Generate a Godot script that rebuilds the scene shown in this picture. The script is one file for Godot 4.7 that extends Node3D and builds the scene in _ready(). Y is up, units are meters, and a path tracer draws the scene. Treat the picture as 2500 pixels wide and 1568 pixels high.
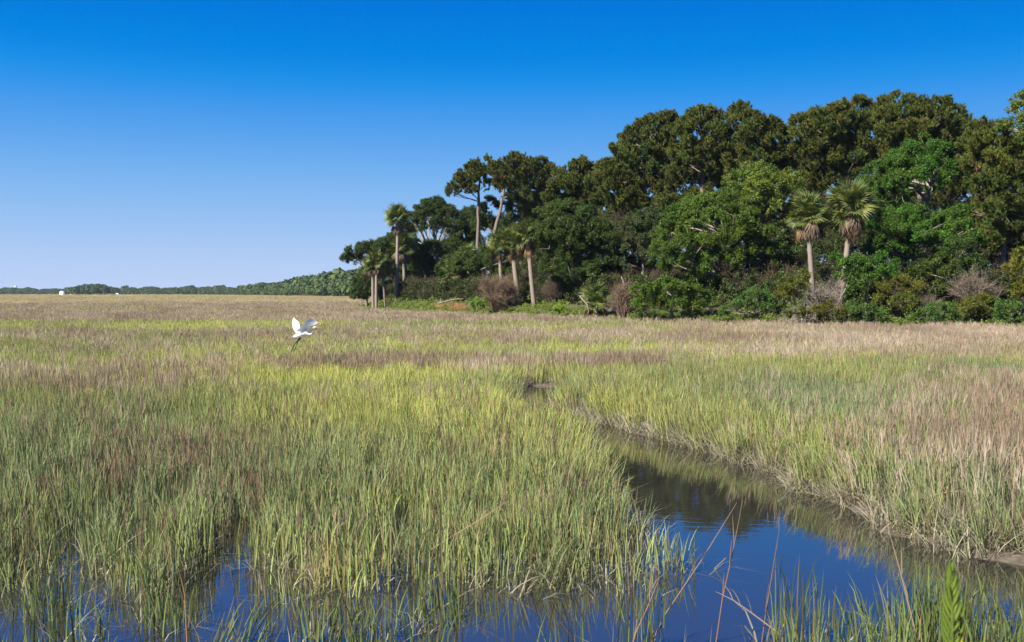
extends Node3D
# A salt marsh with a tidal creek, an egret taking off and a wooded point of palms, pines and live oaks.
# The eye stands on a low bank at x 0, z 0, 2.6 m above the water; d is the distance in front of it (z = -d).

const EYE := 2.6
# the open water of the creek: distance, left edge, right edge
const CREEK := [[8.4, 1.5, 5.8], [9.0, 1.5, 5.2], [10.0, 1.4, 4.6], [10.7, 1.35, 4.3], [12.0, 1.15, 4.0], [13.0, 1.1, 3.95], [14.0, 1.1, 3.9], [15.2, 1.15, 3.8], [16.6, 1.1, 3.2], [17.6, 1.0, 2.7], [18.2, 0.8, 2.45], [18.9, 0.25, 2.1], [20.0, -0.1, 1.75], [21.0, -0.25, 1.5], [22.9, -0.1, 1.2], [24.5, 0.0, 1.45], [26.0, 0.1, 1.7], [27.0, 0.2, 1.6], [27.8, 0.4, 0.9]]
# the shore of the wooded point: x, distance
const SHORE := [[-22.5, 148.0], [-21.7, 142.0], [-18.0, 128.0], [-11.8, 113.0], [0.0, 90.0], [7.9, 77.0], [14.5, 71.0], [19.9, 65.0], [24.5, 60.5], [29.6, 58.0], [45.0, 55.0], [90.0, 60.0]]

const TREES := [
	{"n": "live_oak", "k": "oak", "l": "low live oak reaching out over the left tip of the wooded point", "x": -19.94, "d": 137, "r": 0.2,
	"t": [[0, 1.37, 0], [0.17, 3.49, 0], [-0.17, 5.45, 0], [-0.73, 6.84, 0]],
	"c": [[-1.09, 7.73, 2.65, 1.4], [-2.04, 7.17, 2.22, 0.91], [0.16, 8.48, 2.95, 1.12], [1.03, 8.78, 2.59, 1.05], [0.67, 8.76, -2.49, 1.1], [1.82, 8.06, 3.12, 1.26], [2.95, 8.72, 2.59, 1.4], [2.62, 8.66, -2.63, 1.47], [3.64, 9.46, 1.44, 1.27], [3.46, 9.37, -1.66, 1.34], [-0.15, 3.76, 2.39, 1.55], [-0.5, 3.59, -2.53, 1.62], [-0.79, 2.39, 1.02, 1.21], [-0.95, 2.24, -1.3, 1.27], [0.88, 4.99, 2.66, 1.4], [2.18, 6.54, 2.99, 1.26], [1.79, 6.47, -2.89, 1.32], [1.11, 6.57, 3.14, 1.05], [0.67, 6.53, -2.93, 1.1], [3.21, 7.38, 2.44, 1.26], [2.9, 7.3, -2.46, 1.33], [-1.49, 7.07, 2.25, 0.84]]},
	{"n": "live_oak", "k": "oak", "l": "spreading live oak with pale crooked limbs behind the tallest palm", "x": -12.94, "d": 138, "r": 0.3,
	"t": [[0, 2.83, 0], [0.84, 4.63, 0], [1.69, 6.03, 0], [2.25, 8, 0]],
	"c": [[-0.23, 12.8, 3.4, 0.98], [-0.56, 12.94, -3.12, 1.03], [0.46, 13.44, 3.78, 0.91], [0.11, 13.63, -3.39, 0.96], [1.42, 13.97, 3.44, 1.19], [1.13, 14.11, -3.23, 1.25], [2.63, 14.27, 3.48, 1.33], [2.36, 14.41, -3.32, 1.4], [3.61, 13.7, 3.39, 1.19], [3.38, 13.83, -3.19, 1.25], [4.5, 13.11, 3.61, 1.33], [4.28, 13.23, -3.42, 1.4], [2.04, 12.51, 4.29, 1.33], [1.69, 12.67, -3.96, 1.39], [0.36, 11.77, 3.86, 1.05], [0, 11.91, -3.51, 1.1], [3.53, 11.73, 3.84, 1.33], [3.26, 11.82, -3.61, 1.4], [5.15, 11.76, 3.4, 1.33], [4.95, 11.82, -3.25, 1.4], [-1.61, 10.87, 2.85, 1.27], [-1.91, 10.88, -2.78, 1.33], [-2.38, 9.6, 2.38, 1.42], [-2.64, 9.55, -2.47, 1.49], [-0.75, 9.3, 3.71, 1.19], [-1.13, 9.33, -3.45, 1.25], [2.1, 7.77, 3.76, 2.1], [1.8, 7.65, -3.85, 2.21], [4.31, 8.33, 3.95, 1.96], [4.05, 8.26, -3.95, 2.06], [5.34, 6.45, 2.9, 1.97], [5.18, 6.28, -3.11, 2.07], [0.98, 6.21, 3.38, 1.69], [0.68, 6.09, -3.37, 1.77], [3.08, 5.14, 2.07, 1.7], [2.93, 4.96, -2.33, 1.79], [5.88, 8, 2.67, 1.98], [5.74, 7.86, -2.93, 2.08], [-0.27, 7.62, 3.03, 1.55], [-0.56, 7.54, -3.04, 1.63], [6.05, 10.38, 2.83, 1.55], [5.91, 10.35, -2.89, 1.63]]},
	{"n": "umbrella_pine", "k": "pine", "l": "slim pine with flat layered crown, leftmost of the tall pines", "x": -4.42, "d": 129, "r": 0.26,
	"t": [[0, 1.6, 0], [-0.05, 8.17, 0], [0.05, 11.86, 0], [0.16, 15.54, 0], [0.32, 17.64, 0]],
	"c": [[-3.24, 15.63, 0.41, 0.75], [-3.26, 15.57, -0.63, 0.79], [-2.31, 16.11, 2.04, 0.93], [-1.27, 17.08, 2.19, 1.18], [-1.37, 17.18, -2.22, 1.24], [-1.48, 15.82, 2.03, 0.81], [-1.58, 15.93, -1.95, 0.85], [-0.25, 18.18, 1.86, 1.06], [-0.32, 18.27, -1.91, 1.11], [0.87, 19.06, 1.21, 0.94], [0.38, 17.12, 1.91, 1.12], [1.4, 17.83, 1.32, 1.06], [1.37, 17.85, -1.48, 1.11], [-0.76, 15.47, 1.97, 0.75], [1.1, 16.18, 1.67, 0.75], [-2.26, 17.17, 2.02, 0.75], [-2.37, 17.31, -1.91, 0.78], [-0.77, 18.6, 1.85, 0.68], [-0.84, 18.75, -1.76, 0.72]]},
	{"n": "umbrella_pine", "k": "pine", "l": "leaning pine with broad dome crown and bare branched trunk", "x": -2.65, "d": 125, "r": 0.3,
	"t": [[0, 1.63, 0], [0.25, 8.77, 0], [0.82, 11.31, 0], [1.32, 13.61, 0], [1.73, 15.65, 0]],
	"c": [[0.89, 17.46, 1.45, 1.15], [0.87, 17.49, -1.62, 1.21], [2.05, 18.11, 2.13, 1.26], [3.15, 18.46, 1.79, 1.27], [3.16, 18.53, -1.94, 1.33], [4.4, 17.88, 2.42, 1.26], [4.43, 18.02, -2.44, 1.32], [5.41, 17.27, 1.79, 1.15], [5.45, 17.34, -1.89, 1.2], [1.65, 16.63, 2.23, 1.08], [1.63, 16.75, -2.22, 1.14], [3.45, 16.83, 2.47, 1.2], [3.47, 16.97, -2.46, 1.26], [4.96, 16.16, 1.73, 1.21], [2.75, 15.79, 2.02, 0.84], [2.75, 15.9, -1.95, 0.88], [1.04, 15.83, 1.65, 0.84], [1.02, 15.9, -1.66, 0.89], [5.79, 15.65, 0.96, 0.85]]},
	{"n": "pine_tree", "k": "pine", "l": "half-hidden pine behind the broad dome-crowned pine", "x": 2.14, "d": 131, "r": 0.22,
	"t": [[0, 1.59, 0], [0.11, 10.93, 0], [0.8, 15.2, 0]],
	"c": [[1.58, 19.21, 0.93, 0.88], [2.42, 18.38, 1.08, 0.95], [2.46, 18.39, -1.25, 1], [2.94, 17.02, 1.23, 1.08], [1.82, 16.46, 1.5, 1.08], [1.87, 16.48, -1.63, 1.14], [1.55, 14.41, 1.71, 1.21], [2.61, 14, 1.55, 1.22], [2.67, 13.98, -1.73, 1.28], [0.84, 13.59, 0.78, 1.22], [2.35, 15.67, 1.58, 1.01], [2.4, 15.7, -1.67, 1.06]]},
	{"n": "live_oak", "k": "oak", "l": "dark live oak under the two tall leaning pines", "x": -1.14, "d": 140, "r": 0.3,
	"t": [[0, 1.52, 0], [0.11, 6.94, 0], [0.29, 10.36, 0]],
	"c": [[-2.73, 12, 4.34, 1.98], [-2.85, 12.05, -4.27, 2.08], [1.14, 11.65, 4.74, 2.26], [3.91, 12.27, 4.36, 1.98], [-4.43, 12.97, 3.42, 1.57], [-4.57, 13.03, -3.36, 1.65], [-5.02, 10.36, 2.6, 1.79], [-5.14, 10.28, -2.8, 1.88], [-0.51, 9.18, 4.98, 2.11], [2.25, 14.3, 4.15, 1.56], [-2.17, 8.67, 4.49, 1.98], [2.8, 8.66, 4.22, 2.13], [-3.91, 7.08, 2.33, 2.01], [0.58, 5.92, 2.91, 2.15], [0.57, 5.72, -3.19, 2.25], [-1.9, 14.29, 4.5, 1.41], [0.59, 14.75, 4.28, 1.42], [3.37, 15.03, 3.64, 1.42], [3.42, 15.19, -3.48, 1.49], [1.98, 16.11, 3.36, 1.14], [2, 16.3, -3.14, 1.2], [5.05, 11, 2.89, 1.86]]},
	{"n": "pine_tree", "k": "pine", "l": "shorter olive pine right of the broad dome-crowned pine", "x": 6.62, "d": 112, "r": 0.28,
	"t": [[0, 1.73, 0], [-0.09, 9.72, 0], [0.14, 14.75, 0]],
	"c": [[-1.46, 15.18, 1.93, 0.98], [-0.57, 15.69, 2.12, 0.97], [0.34, 16.08, 1.88, 0.98], [1.25, 16.44, 1.66, 0.86], [1.94, 15.96, 1.53, 0.86], [-1.26, 13.82, 2.48, 1.26], [0.06, 14.23, 2.77, 1.25], [1.43, 14.51, 2.28, 1.26], [1.6, 14.6, -2.33, 1.32], [-0.79, 12.3, 1.94, 1.26], [-1.67, 11.68, 1.58, 1.15], [-1.6, 11.66, -1.73, 1.21], [0.75, 12.7, 2.48, 1.26], [-0.11, 11.21, 1.79, 1.15], [0, 11.2, -1.89, 1.21], [2.35, 14.35, 2.02, 1.03], [2.51, 14.44, -2.03, 1.08], [2.13, 12.55, 1.93, 1.15], [2.28, 12.57, -2, 1.21], [-2.34, 13.29, 1.56, 0.92], [1.49, 11.26, 1.46, 1.04]]},
	{"n": "pine_tree", "k": "pine", "l": "big rounded pine whose crown steps up to the right", "x": 14.09, "d": 108, "r": 0.34,
	"t": [[0, 1.76, 0], [-0.09, 9.47, 0], [0.22, 15.63, 0], [0.88, 19.15, 0]],
	"c": [[-4.08, 15.61, 2.23, 1.1], [-3.87, 15.74, -2.22, 1.16], [-3.38, 17.18, 2.88, 0.93], [-2.52, 18.25, 2.91, 0.93], [-1.42, 19.08, 3.05, 0.93], [-1.06, 19.45, -2.81, 0.98], [-0.12, 20.02, 2.54, 0.94], [0.22, 20.33, -2.41, 0.98], [1.07, 20.45, 1.79, 0.94], [1.32, 20.63, -1.81, 0.99], [2.65, 21.03, -0.08, 0.96], [2.64, 20.89, -0.32, 1.01], [3.37, 20.26, -0.12, 0.85], [3.35, 20.13, -0.24, 0.89], [-3.29, 15.07, 2.92, 1.26], [-2.99, 15.25, -2.84, 1.32], [-2.16, 16.28, 3.45, 1.25], [-1.76, 16.58, -3.27, 1.32], [-0.85, 17.59, 3.21, 1.26], [0.51, 18.44, 2.7, 1.26], [0.88, 18.69, -2.66, 1.33], [2.11, 18.77, 2.04, 1.16], [2.42, 18.94, -2.1, 1.22], [-2.11, 14.62, 3.03, 1.26], [-0.65, 15.44, 3.38, 1.26], [-0.22, 15.7, -3.21, 1.32], [0.86, 16.52, 3.23, 1.26], [1.32, 16.8, -3.09, 1.32], [-4.35, 13.92, 1.78, 1.16], [-4.18, 13.96, -1.89, 1.22], [-3.32, 12.98, 2.3, 1.27], [-1.67, 12.73, 2.95, 1.15], [-1.32, 12.87, -2.82, 1.21], [0.01, 13.56, 3.2, 1.15], [1.35, 14.75, 2.81, 1.15], [1.76, 14.93, -2.71, 1.21], [2.76, 17.61, 2.01, 0.94], [3.08, 17.77, -1.98, 0.99], [-4.42, 12.34, 0.24, 1.12], [-2.36, 11.36, 1.46, 1.11], [-2.2, 11.34, -1.61, 1.17], [-0.74, 11.71, 2.4, 1.1], [-0.44, 11.78, -2.36, 1.16]]},
	{"n": "pine_tree", "k": "pine", "l": "pine with bare grey trunks showing below its olive crown", "x": 19.32, "d": 103, "r": 0.3,
	"t": [[0, 1.8, 0], [-0.08, 9.15, 0], [0.08, 12.51, 0], [0.25, 15.87, 0], [0.42, 19.23, 0]],
	"c": [[-1.59, 19.74, 1.87, 0.79], [-1.26, 19.96, -1.81, 0.83], [-0.79, 20.11, 2.03, 0.9], [-0.42, 20.34, -1.98, 0.94], [0.06, 20.38, 1.86, 0.9], [1.13, 20.04, 1.69, 0.9], [1.47, 20.22, -1.71, 0.94], [-2.05, 18.65, 2.13, 0.89], [-1.68, 18.88, -2.07, 0.94], [-0.93, 18.72, 2.75, 1.1], [-0.42, 19.02, -2.64, 1.15], [0.52, 18.53, 2.69, 1.1], [1.93, 18.26, 2.01, 0.9], [2.35, 18.46, -1.96, 0.94], [-1.68, 17.15, 2.84, 1.1], [-1.18, 17.43, -2.71, 1.15], [-0.09, 17.08, 2.65, 1.2], [0.42, 17.31, -2.61, 1.26], [1.41, 16.75, 2.53, 1.1], [1.93, 16.97, -2.47, 1.16], [-1.27, 15.81, 2.38, 0.95], [-0.84, 16.01, -2.28, 0.99], [0.49, 15.61, 2.2, 1.05], [-2.5, 14.75, 1.13, 0.85], [-2.31, 14.77, -1.25, 0.89], [-3.04, 14.04, 0.11, 0.81], [2.35, 15.54, 1.2, 1.01], [2.6, 15.57, -1.36, 1.06], [1.97, 14.3, 0.6, 0.91], [-2.83, 16.12, 1.9, 0.74], [-2.52, 16.28, -1.81, 0.78]]},
	{"n": "pine_tree", "k": "pine", "l": "pine with spiky double tip above the pale leafy trees", "x": 23.57, "d": 98, "r": 0.3,
	"t": [[0, 1.84, 0], [-0.08, 8.83, 0], [-0.4, 14.43, 0], [-1, 19.22, 0]],
	"c": [[-1.9, 20.2, 1.33, 0.55], [-1.6, 20.37, -1.29, 0.58], [-1.41, 20.27, 1.79, 0.55], [-1, 20.53, -1.66, 0.58], [-2.48, 19.54, 1.28, 0.56], [-2.2, 19.69, -1.25, 0.58], [-1.1, 19.23, 2.29, 0.65], [-0.4, 19.04, 2.47, 0.65], [0.2, 19.38, -2.24, 0.68], [0, 18.6, 2.57, 0.6], [0.64, 18.96, -2.29, 0.63], [-2.06, 18.53, 2.04, 0.85], [-1.6, 18.76, -1.97, 0.89], [-0.97, 18.04, 2.43, 0.85], [-0.4, 18.33, -2.29, 0.89], [0.63, 18.62, 2.41, 0.65], [1.24, 18.95, -2.19, 0.68], [1.21, 18.25, 2.41, 0.75], [1.84, 18.56, -2.23, 0.79], [2.1, 17.99, 1.85, 0.75], [2.6, 18.19, -1.78, 0.79], [3.02, 17.62, 1.36, 0.66], [-1.6, 16.85, 2.61, 1.05], [-1, 17.11, -2.5, 1.1], [-0.18, 16.69, 2.37, 1.05], [1.19, 16.69, 2.36, 1.05], [1.8, 16.91, -2.31, 1.1], [-2.04, 15.38, 1.96, 1.05], [-0.55, 15.12, 2.29, 1.15], [1.08, 14.98, 2.01, 1.05], [1.6, 15.11, -2.03, 1.1], [2.5, 16.2, 1.81, 0.95], [3, 16.34, -1.83, 1], [2.7, 14.58, 0.65, 0.97], [0.91, 13.73, 1.15, 0.96], [-2.02, 14.26, 0.08, 0.92], [-2, 14.15, -0.44, 0.97]]},
	{"n": "pine_tree", "k": "pine", "l": "broad dense pine directly above the two tall right-hand palms", "x": 30.27, "d": 94, "r": 0.36,
	"t": [[0, 1.87, 0], [0, 8.58, 0], [0.19, 13.94, 0], [0.77, 17.77, 0]],
	"c": [[-3.98, 18.01, 1.86, 0.82], [-3.29, 18.25, 2.69, 0.81], [-2.49, 18.6, -2.48, 0.85], [-2.39, 18.52, 2.81, 0.81], [-1.53, 18.91, -2.57, 0.85], [-1.3, 18.88, 2.89, 0.81], [-0.38, 19.3, -2.63, 0.85], [-0.07, 19.33, 2.54, 0.72], [0.77, 19.71, -2.32, 0.75], [0.96, 19.79, 2.24, 0.53], [1.72, 20.15, -2, 0.55], [1.72, 19.97, 1.68, 0.53], [2.34, 19.7, 1.51, 0.53], [3.73, 19.57, -0.14, 0.64], [-3.83, 16.79, 2.64, 1.1], [-2.67, 17.07, 3.12, 1.19], [-1.72, 17.42, -2.97, 1.24], [-1.28, 17.4, 3.39, 1.18], [-0.19, 17.8, -3.19, 1.24], [0.33, 17.83, 3.02, 1.19], [1.83, 17.94, 2.43, 1.1], [2.68, 18.21, -2.38, 1.15], [-3.21, 15.31, 2.42, 1.19], [-1.86, 15.61, 2.88, 1.28], [-0.25, 15.95, 3.08, 1.28], [0.77, 16.24, -2.98, 1.35], [1.35, 16.19, 2.73, 1.29], [2.3, 16.43, -2.7, 1.35], [-2.51, 13.89, 1.97, 1.1], [-1.92, 13.99, -2.02, 1.16], [-0.96, 14.01, 2.4, 1.19], [-0.19, 14.16, -2.4, 1.25], [0.67, 14.36, 2.56, 1.19], [2.43, 14.67, 1.78, 1.11], [3.07, 14.76, -1.87, 1.16], [-3.06, 13.04, -0.03, 0.83], [-3.07, 12.93, -0.31, 0.88], [-1.96, 12.86, 1.39, 0.92], [-1.53, 12.9, -1.48, 0.96], [-4.15, 15.46, 1.82, 0.87], [-3.64, 15.6, -1.8, 0.91]]},
	{"n": "pine_tree", "k": "pine", "l": "widest domed pine at the highest part of the wood", "x": 36.73, "d": 91, "r": 0.36,
	"t": [[0, 1.9, 0], [0, 8.39, 0], [0.19, 13.58, 0], [0, 16.92, 0]],
	"c": [[-3.47, 19.24, 1.36, 0.8], [-2.76, 19.52, 1.88, 0.7], [-2.12, 19.24, 2.59, 0.69], [-1.23, 18.78, 3.05, 0.78], [-0.09, 18.9, 2.89, 0.69], [1.11, 19.35, -2.58, 0.72], [0.93, 19.07, 2.61, 0.6], [1.42, 18.62, 2.72, 0.6], [2.6, 19.04, -2.42, 0.63], [2.3, 18.38, 2.36, 0.69], [3.34, 18.71, -2.16, 0.73], [2.86, 17.66, 2.33, 0.69], [3.9, 17.97, -2.14, 0.73], [3.38, 17, 1.97, 0.7], [-3.96, 17.93, 1.69, 1.07], [-2.88, 17.92, 2.68, 1.15], [-1.85, 18.24, -2.6, 1.21], [-1.73, 17.62, 3.41, 1.14], [-0.37, 18.06, -3.18, 1.2], [-0.37, 17.59, 3.58, 1.14], [1.11, 18.06, -3.32, 1.2], [1.32, 17.17, 2.96, 1.06], [-3.69, 16.42, 1.95, 1.16], [-2.41, 16.26, 2.85, 1.24], [-1.3, 16.55, -2.77, 1.3], [-1.13, 16.31, 3.68, 1.23], [0.79, 16.08, 2.94, 1.15], [2.04, 16.39, -2.82, 1.21], [2.45, 15.83, 2.43, 0.97], [-2.97, 14.98, 1.96, 1.07], [-2.23, 15.12, -1.99, 1.12], [-1.44, 14.86, 2.68, 1.15], [-0.37, 15.09, -2.61, 1.21], [0.94, 14.77, 2.15, 1.07], [1.85, 14.93, -2.15, 1.12], [3.76, 14.7, 0.05, 1], [3.78, 14.58, -0.44, 1.05], [-3.32, 14.92, -0.05, 0.9], [-3.34, 14.79, -0.32, 0.95]]},
	{"n": "pine_tree", "k": "pine", "l": "brownish pine filling the right edge beside the leafy trees", "x": 35.71, "d": 73, "r": 0.3,
	"t": [[0, 2.03, 0], [-0.06, 6.05, 0], [-0.3, 10.52, 0], [-0.89, 13.79, 0]],
	"c": [[-2.68, 14.12, 1.61, 0.56], [-2.21, 14.2, 1.85, 0.56], [-1.34, 14.43, -1.7, 0.58], [-1.72, 14.08, 2.04, 0.56], [-0.74, 14.34, -1.86, 0.58], [-1.32, 13.78, 2.11, 0.55], [-0.3, 14.04, -1.91, 0.58], [-2.72, 13.06, 2.02, 0.78], [-1.79, 13.26, -1.92, 0.82], [-1.61, 12.89, 2.11, 0.85], [-0.6, 13.09, -2.03, 0.89], [-2.97, 11.61, 1.92, 0.85], [-2.08, 11.75, -1.88, 0.9], [-2.13, 11.51, 2.6, 0.92], [-0.89, 11.73, -2.45, 0.96], [-2.87, 10.13, 2.33, 0.77], [-1.79, 10.28, -2.17, 0.81], [-1.8, 10.09, 2.5, 0.92], [-0.65, 10.95, 2.51, 0.92], [0.6, 11.13, -2.37, 0.97], [-0.92, 9.52, 2.46, 0.92], [0.3, 9.64, -2.34, 0.97], [0.16, 12.17, 2.04, 0.85], [1.19, 12.34, -1.98, 0.89], [-2.25, 8.7, 2.25, 0.78], [-1.19, 8.8, -2.11, 0.81], [-1.22, 8.08, 2.48, 0.92], [0, 8.16, -2.36, 0.97], [0.15, 8.68, 2.06, 1], [1.19, 8.73, -2.05, 1.05], [-1.16, 6.69, 1.78, 0.85], [-0.3, 6.69, -1.76, 0.9], [0.08, 6.69, 1.62, 0.93], [0.89, 6.67, -1.67, 0.98], [1.33, 5.34, -0.16, 0.73], [-1.63, 6.16, 1.54, 0.63], [1.07, 10.13, 1.96, 1], [1.85, 7.59, 1.02, 1.01], [1.28, 12.23, 1.54, 0.93], [-3.01, 12.85, 1.7, 0.56]]},
	{"n": "leafy_tree", "k": "leaf", "l": "pale green tree rising into the sky at the right edge", "x": 36, "d": 69, "r": 0.2,
	"t": [[0, 1.92, 0], [0, 7.27, 0], [-0.42, 12.05, 0], [-0.84, 14.3, 0]],
	"c": [[-1.54, 15.74, 0.92, 0.43], [-1.07, 15.86, -0.91, 0.45], [-1.97, 15.11, 1.13, 0.32], [-1.41, 15.27, -1.03, 0.33], [-2.23, 14.08, 1.2, 0.42], [-1.63, 14.23, -1.13, 0.45], [-1.73, 14.12, 1.32, 0.57], [-2.79, 14.07, 0.81, 0.21], [-2.39, 14.18, -0.74, 0.22], [-2.58, 13.81, 1.01, 0.28], [-2.08, 13.94, -0.92, 0.3], [-1.19, 15.05, 1.23, 0.57], [-0.86, 14, 1.12, 0.64], [-0.28, 14.11, -1.15, 0.67], [-1.43, 13.18, 1.15, 0.57], [-0.33, 12.96, 0.63, 0.71], [0, 12.96, -0.79, 0.75], [-0.23, 14.86, 0.98, 0.64], [0.28, 14.95, -1.04, 0.67]]},
	{"n": "live_oak", "k": "oak", "l": "wide dark live oak behind the leaning palm pair", "x": 5.63, "d": 92, "r": 0.3,
	"t": [[0, 1.7, 0], [0, 3.58, 0], [0, 6.2, 0]],
	"c": [[-2.67, 9.19, 1.3, 1.23], [-1.4, 9.7, 1.93, 1.22], [-1.31, 9.7, -2.03, 1.28], [-0.13, 9.9, 2.15, 1.22], [0.94, 9.29, 2.52, 1.21], [1.13, 9.32, -2.5, 1.27], [2.05, 8.59, 2.34, 1.12], [2.25, 8.6, -2.32, 1.18], [-1.99, 7.97, 2.9, 1.3], [-1.88, 7.99, -2.84, 1.37], [-0.38, 8.16, 3.31, 1.3], [-0.19, 8.21, -3.16, 1.36], [1.27, 7.44, 2.93, 1.21], [1.5, 7.45, -2.82, 1.27], [2.77, 7.12, 2.46, 1.12], [3, 7.1, -2.42, 1.18], [-2.34, 6.54, 2.43, 1.31], [-2.25, 6.48, -2.47, 1.37], [-0.73, 6.5, 3.02, 1.39], [-0.56, 6.46, -2.97, 1.46], [0.92, 5.98, 2.79, 1.3], [2.61, 5.65, 2.21, 1.22], [2.81, 5.57, -2.25, 1.28], [-1.97, 5.01, 2.22, 1.12], [-1.88, 4.93, -2.22, 1.18], [-0.34, 4.98, 2.53, 1.21], [-0.19, 4.9, -2.51, 1.27], [1.33, 4.64, 2.22, 1.12], [1.5, 4.55, -2.23, 1.18], [3.23, 4.8, 1.51, 0.94], [3.75, 6.28, 1.76, 0.85], [3.94, 6.25, -1.75, 0.89], [-1.37, 3.79, 1.13, 0.85], [-1.31, 3.69, -1.25, 0.9], [-2.52, 7.68, 2.42, 1.03], [-2.44, 7.69, -2.35, 1.08]]},
	{"n": "live_oak", "k": "oak_grey", "l": "grey-green oak between the wide dark oak and the bright oak", "x": 11.74, "d": 90, "r": 0.24,
	"t": [[0, 1.72, 0], [0, 4.65, 0], [0.07, 7.22, 0]],
	"c": [[-1.97, 8.09, 1.2, 0.93], [-0.75, 8.88, 1.61, 1.01], [0.59, 9.28, 1.02, 1.02], [0.73, 9.23, -1.23, 1.07], [-0.61, 7.58, 1.9, 1.1], [-0.37, 7.55, -1.96, 1.16], [0.94, 7.99, 1.12, 1.11], [1.1, 7.92, -1.34, 1.17], [-1.08, 6.38, 1.35, 0.93], [0.32, 6.53, 1.65, 1.01], [0.55, 6.48, -1.73, 1.06], [-1.36, 5.24, 0.61, 0.75], [-1.28, 5.16, -0.79, 0.78]]},
	{"n": "live_oak", "k": "oak_bright", "l": "broad glossy live oak in the middle of the wood's edge", "x": 17.22, "d": 82, "r": 0.34,
	"t": [[0, 1.63, 0], [0.17, 3.13, 0], [0.33, 5.14, 0], [0.17, 7.15, 0]],
	"c": [[-4.23, 8.73, 2.38, 1], [-3.84, 8.79, -2.31, 1.05], [-2.98, 9.35, 2.65, 0.99], [-2.51, 9.46, -2.52, 1.04], [-1.68, 9.68, 2.61, 0.99], [-1.17, 9.79, -2.48, 1.04], [-0.35, 10.04, 2.42, 0.91], [0.17, 10.15, -2.3, 0.96], [-4.62, 7.39, 2.79, 1.07], [-4.18, 7.43, -2.66, 1.13], [-3.15, 7.81, 3.57, 1.15], [-2.51, 7.91, -3.31, 1.2], [-1.59, 8.11, 3.79, 1.14], [-0.84, 8.24, -3.49, 1.2], [0.04, 8.62, 3.62, 1.06], [0.84, 8.77, -3.32, 1.12], [1.36, 8.33, 3.44, 0.98], [-5.23, 6.12, 2.51, 1], [-4.85, 6.11, -2.41, 1.05], [-3.93, 6.22, 3.45, 1.15], [-2.45, 6.34, 4.12, 1.14], [-0.9, 6.65, 4.27, 1.14], [0.81, 6.84, 3.72, 1.14], [2.42, 7.39, 3.04, 0.99], [3.18, 7.45, -2.83, 1.04], [-4.53, 5.01, 2.24, 0.92], [-4.18, 4.97, -2.16, 0.96], [-3.09, 4.97, 3.27, 0.99], [-1.64, 5.13, 3.7, 0.9], [-0.9, 5.14, -3.32, 0.94], [0.03, 5.5, 3.96, 0.9], [0.9, 5.54, -3.53, 0.94], [1.83, 5.6, 3.07, 1.07], [2.57, 5.59, -2.89, 1.12], [3.5, 6.15, 2.21, 0.92], [4.08, 6.14, -2.13, 0.96], [-2.73, 4.23, 3.02, 0.66], [3.46, 4.88, 1.76, 0.84], [3.91, 4.82, -1.74, 0.88], [4.59, 4.22, -0.02, 0.73], [4.58, 4.12, -0.27, 0.76], [0.16, 4.33, 3.09, 0.41], [0.84, 4.35, -2.63, 0.43]]},
	{"n": "leafy_tree", "k": "leaf", "l": "light green leafy tree above the broad glossy oak", "x": 21.39, "d": 86, "r": 0.26,
	"t": [[0, 1.76, 0], [0.07, 6.67, 0], [0, 11.22, 0]],
	"c": [[-1.22, 12.82, 2.16, 1.01], [-0.32, 12.42, 2.66, 1], [0.35, 12.61, -2.53, 1.05], [-2.31, 12.1, 2.44, 1], [-1.75, 12.26, -2.35, 1.05], [-1.13, 11.32, 3.2, 1.12], [-0.35, 11.52, -3.01, 1.18], [0.2, 11.32, 3.26, 1.08], [-2.67, 10.72, 2.53, 1.09], [-2.1, 10.83, -2.46, 1.14], [-3.29, 9.83, 2.23, 0.87], [-2.8, 9.91, -2.13, 0.92], [1.72, 10.74, 2.65, 0.91], [2.45, 10.88, -2.49, 0.96], [0.77, 10.01, 3.04, 1], [-0.42, 9.82, 3.06, 1.08], [-1.77, 10.01, 3.02, 1], [-1.05, 10.15, -2.81, 1.05], [1.81, 12.15, 2.32, 0.83], [2.45, 12.31, -2.19, 0.87], [2.64, 9.88, 1.8, 0.79], [-3.47, 9.35, -0.18, 0.81], [-3.51, 9.23, -0.18, 0.85], [2.51, 8.9, 1.07, 0.8]]},
	{"n": "leafy_tree", "k": "leaf_deep", "l": "leafy tree with pale forked trunk right of the palm pair", "x": 32.05, "d": 78, "r": 0.2,
	"t": [[0, 1.84, 0], [0.06, 6.29, 0], [0.06, 9.15, 0], [0.32, 10.9, 0]],
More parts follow.
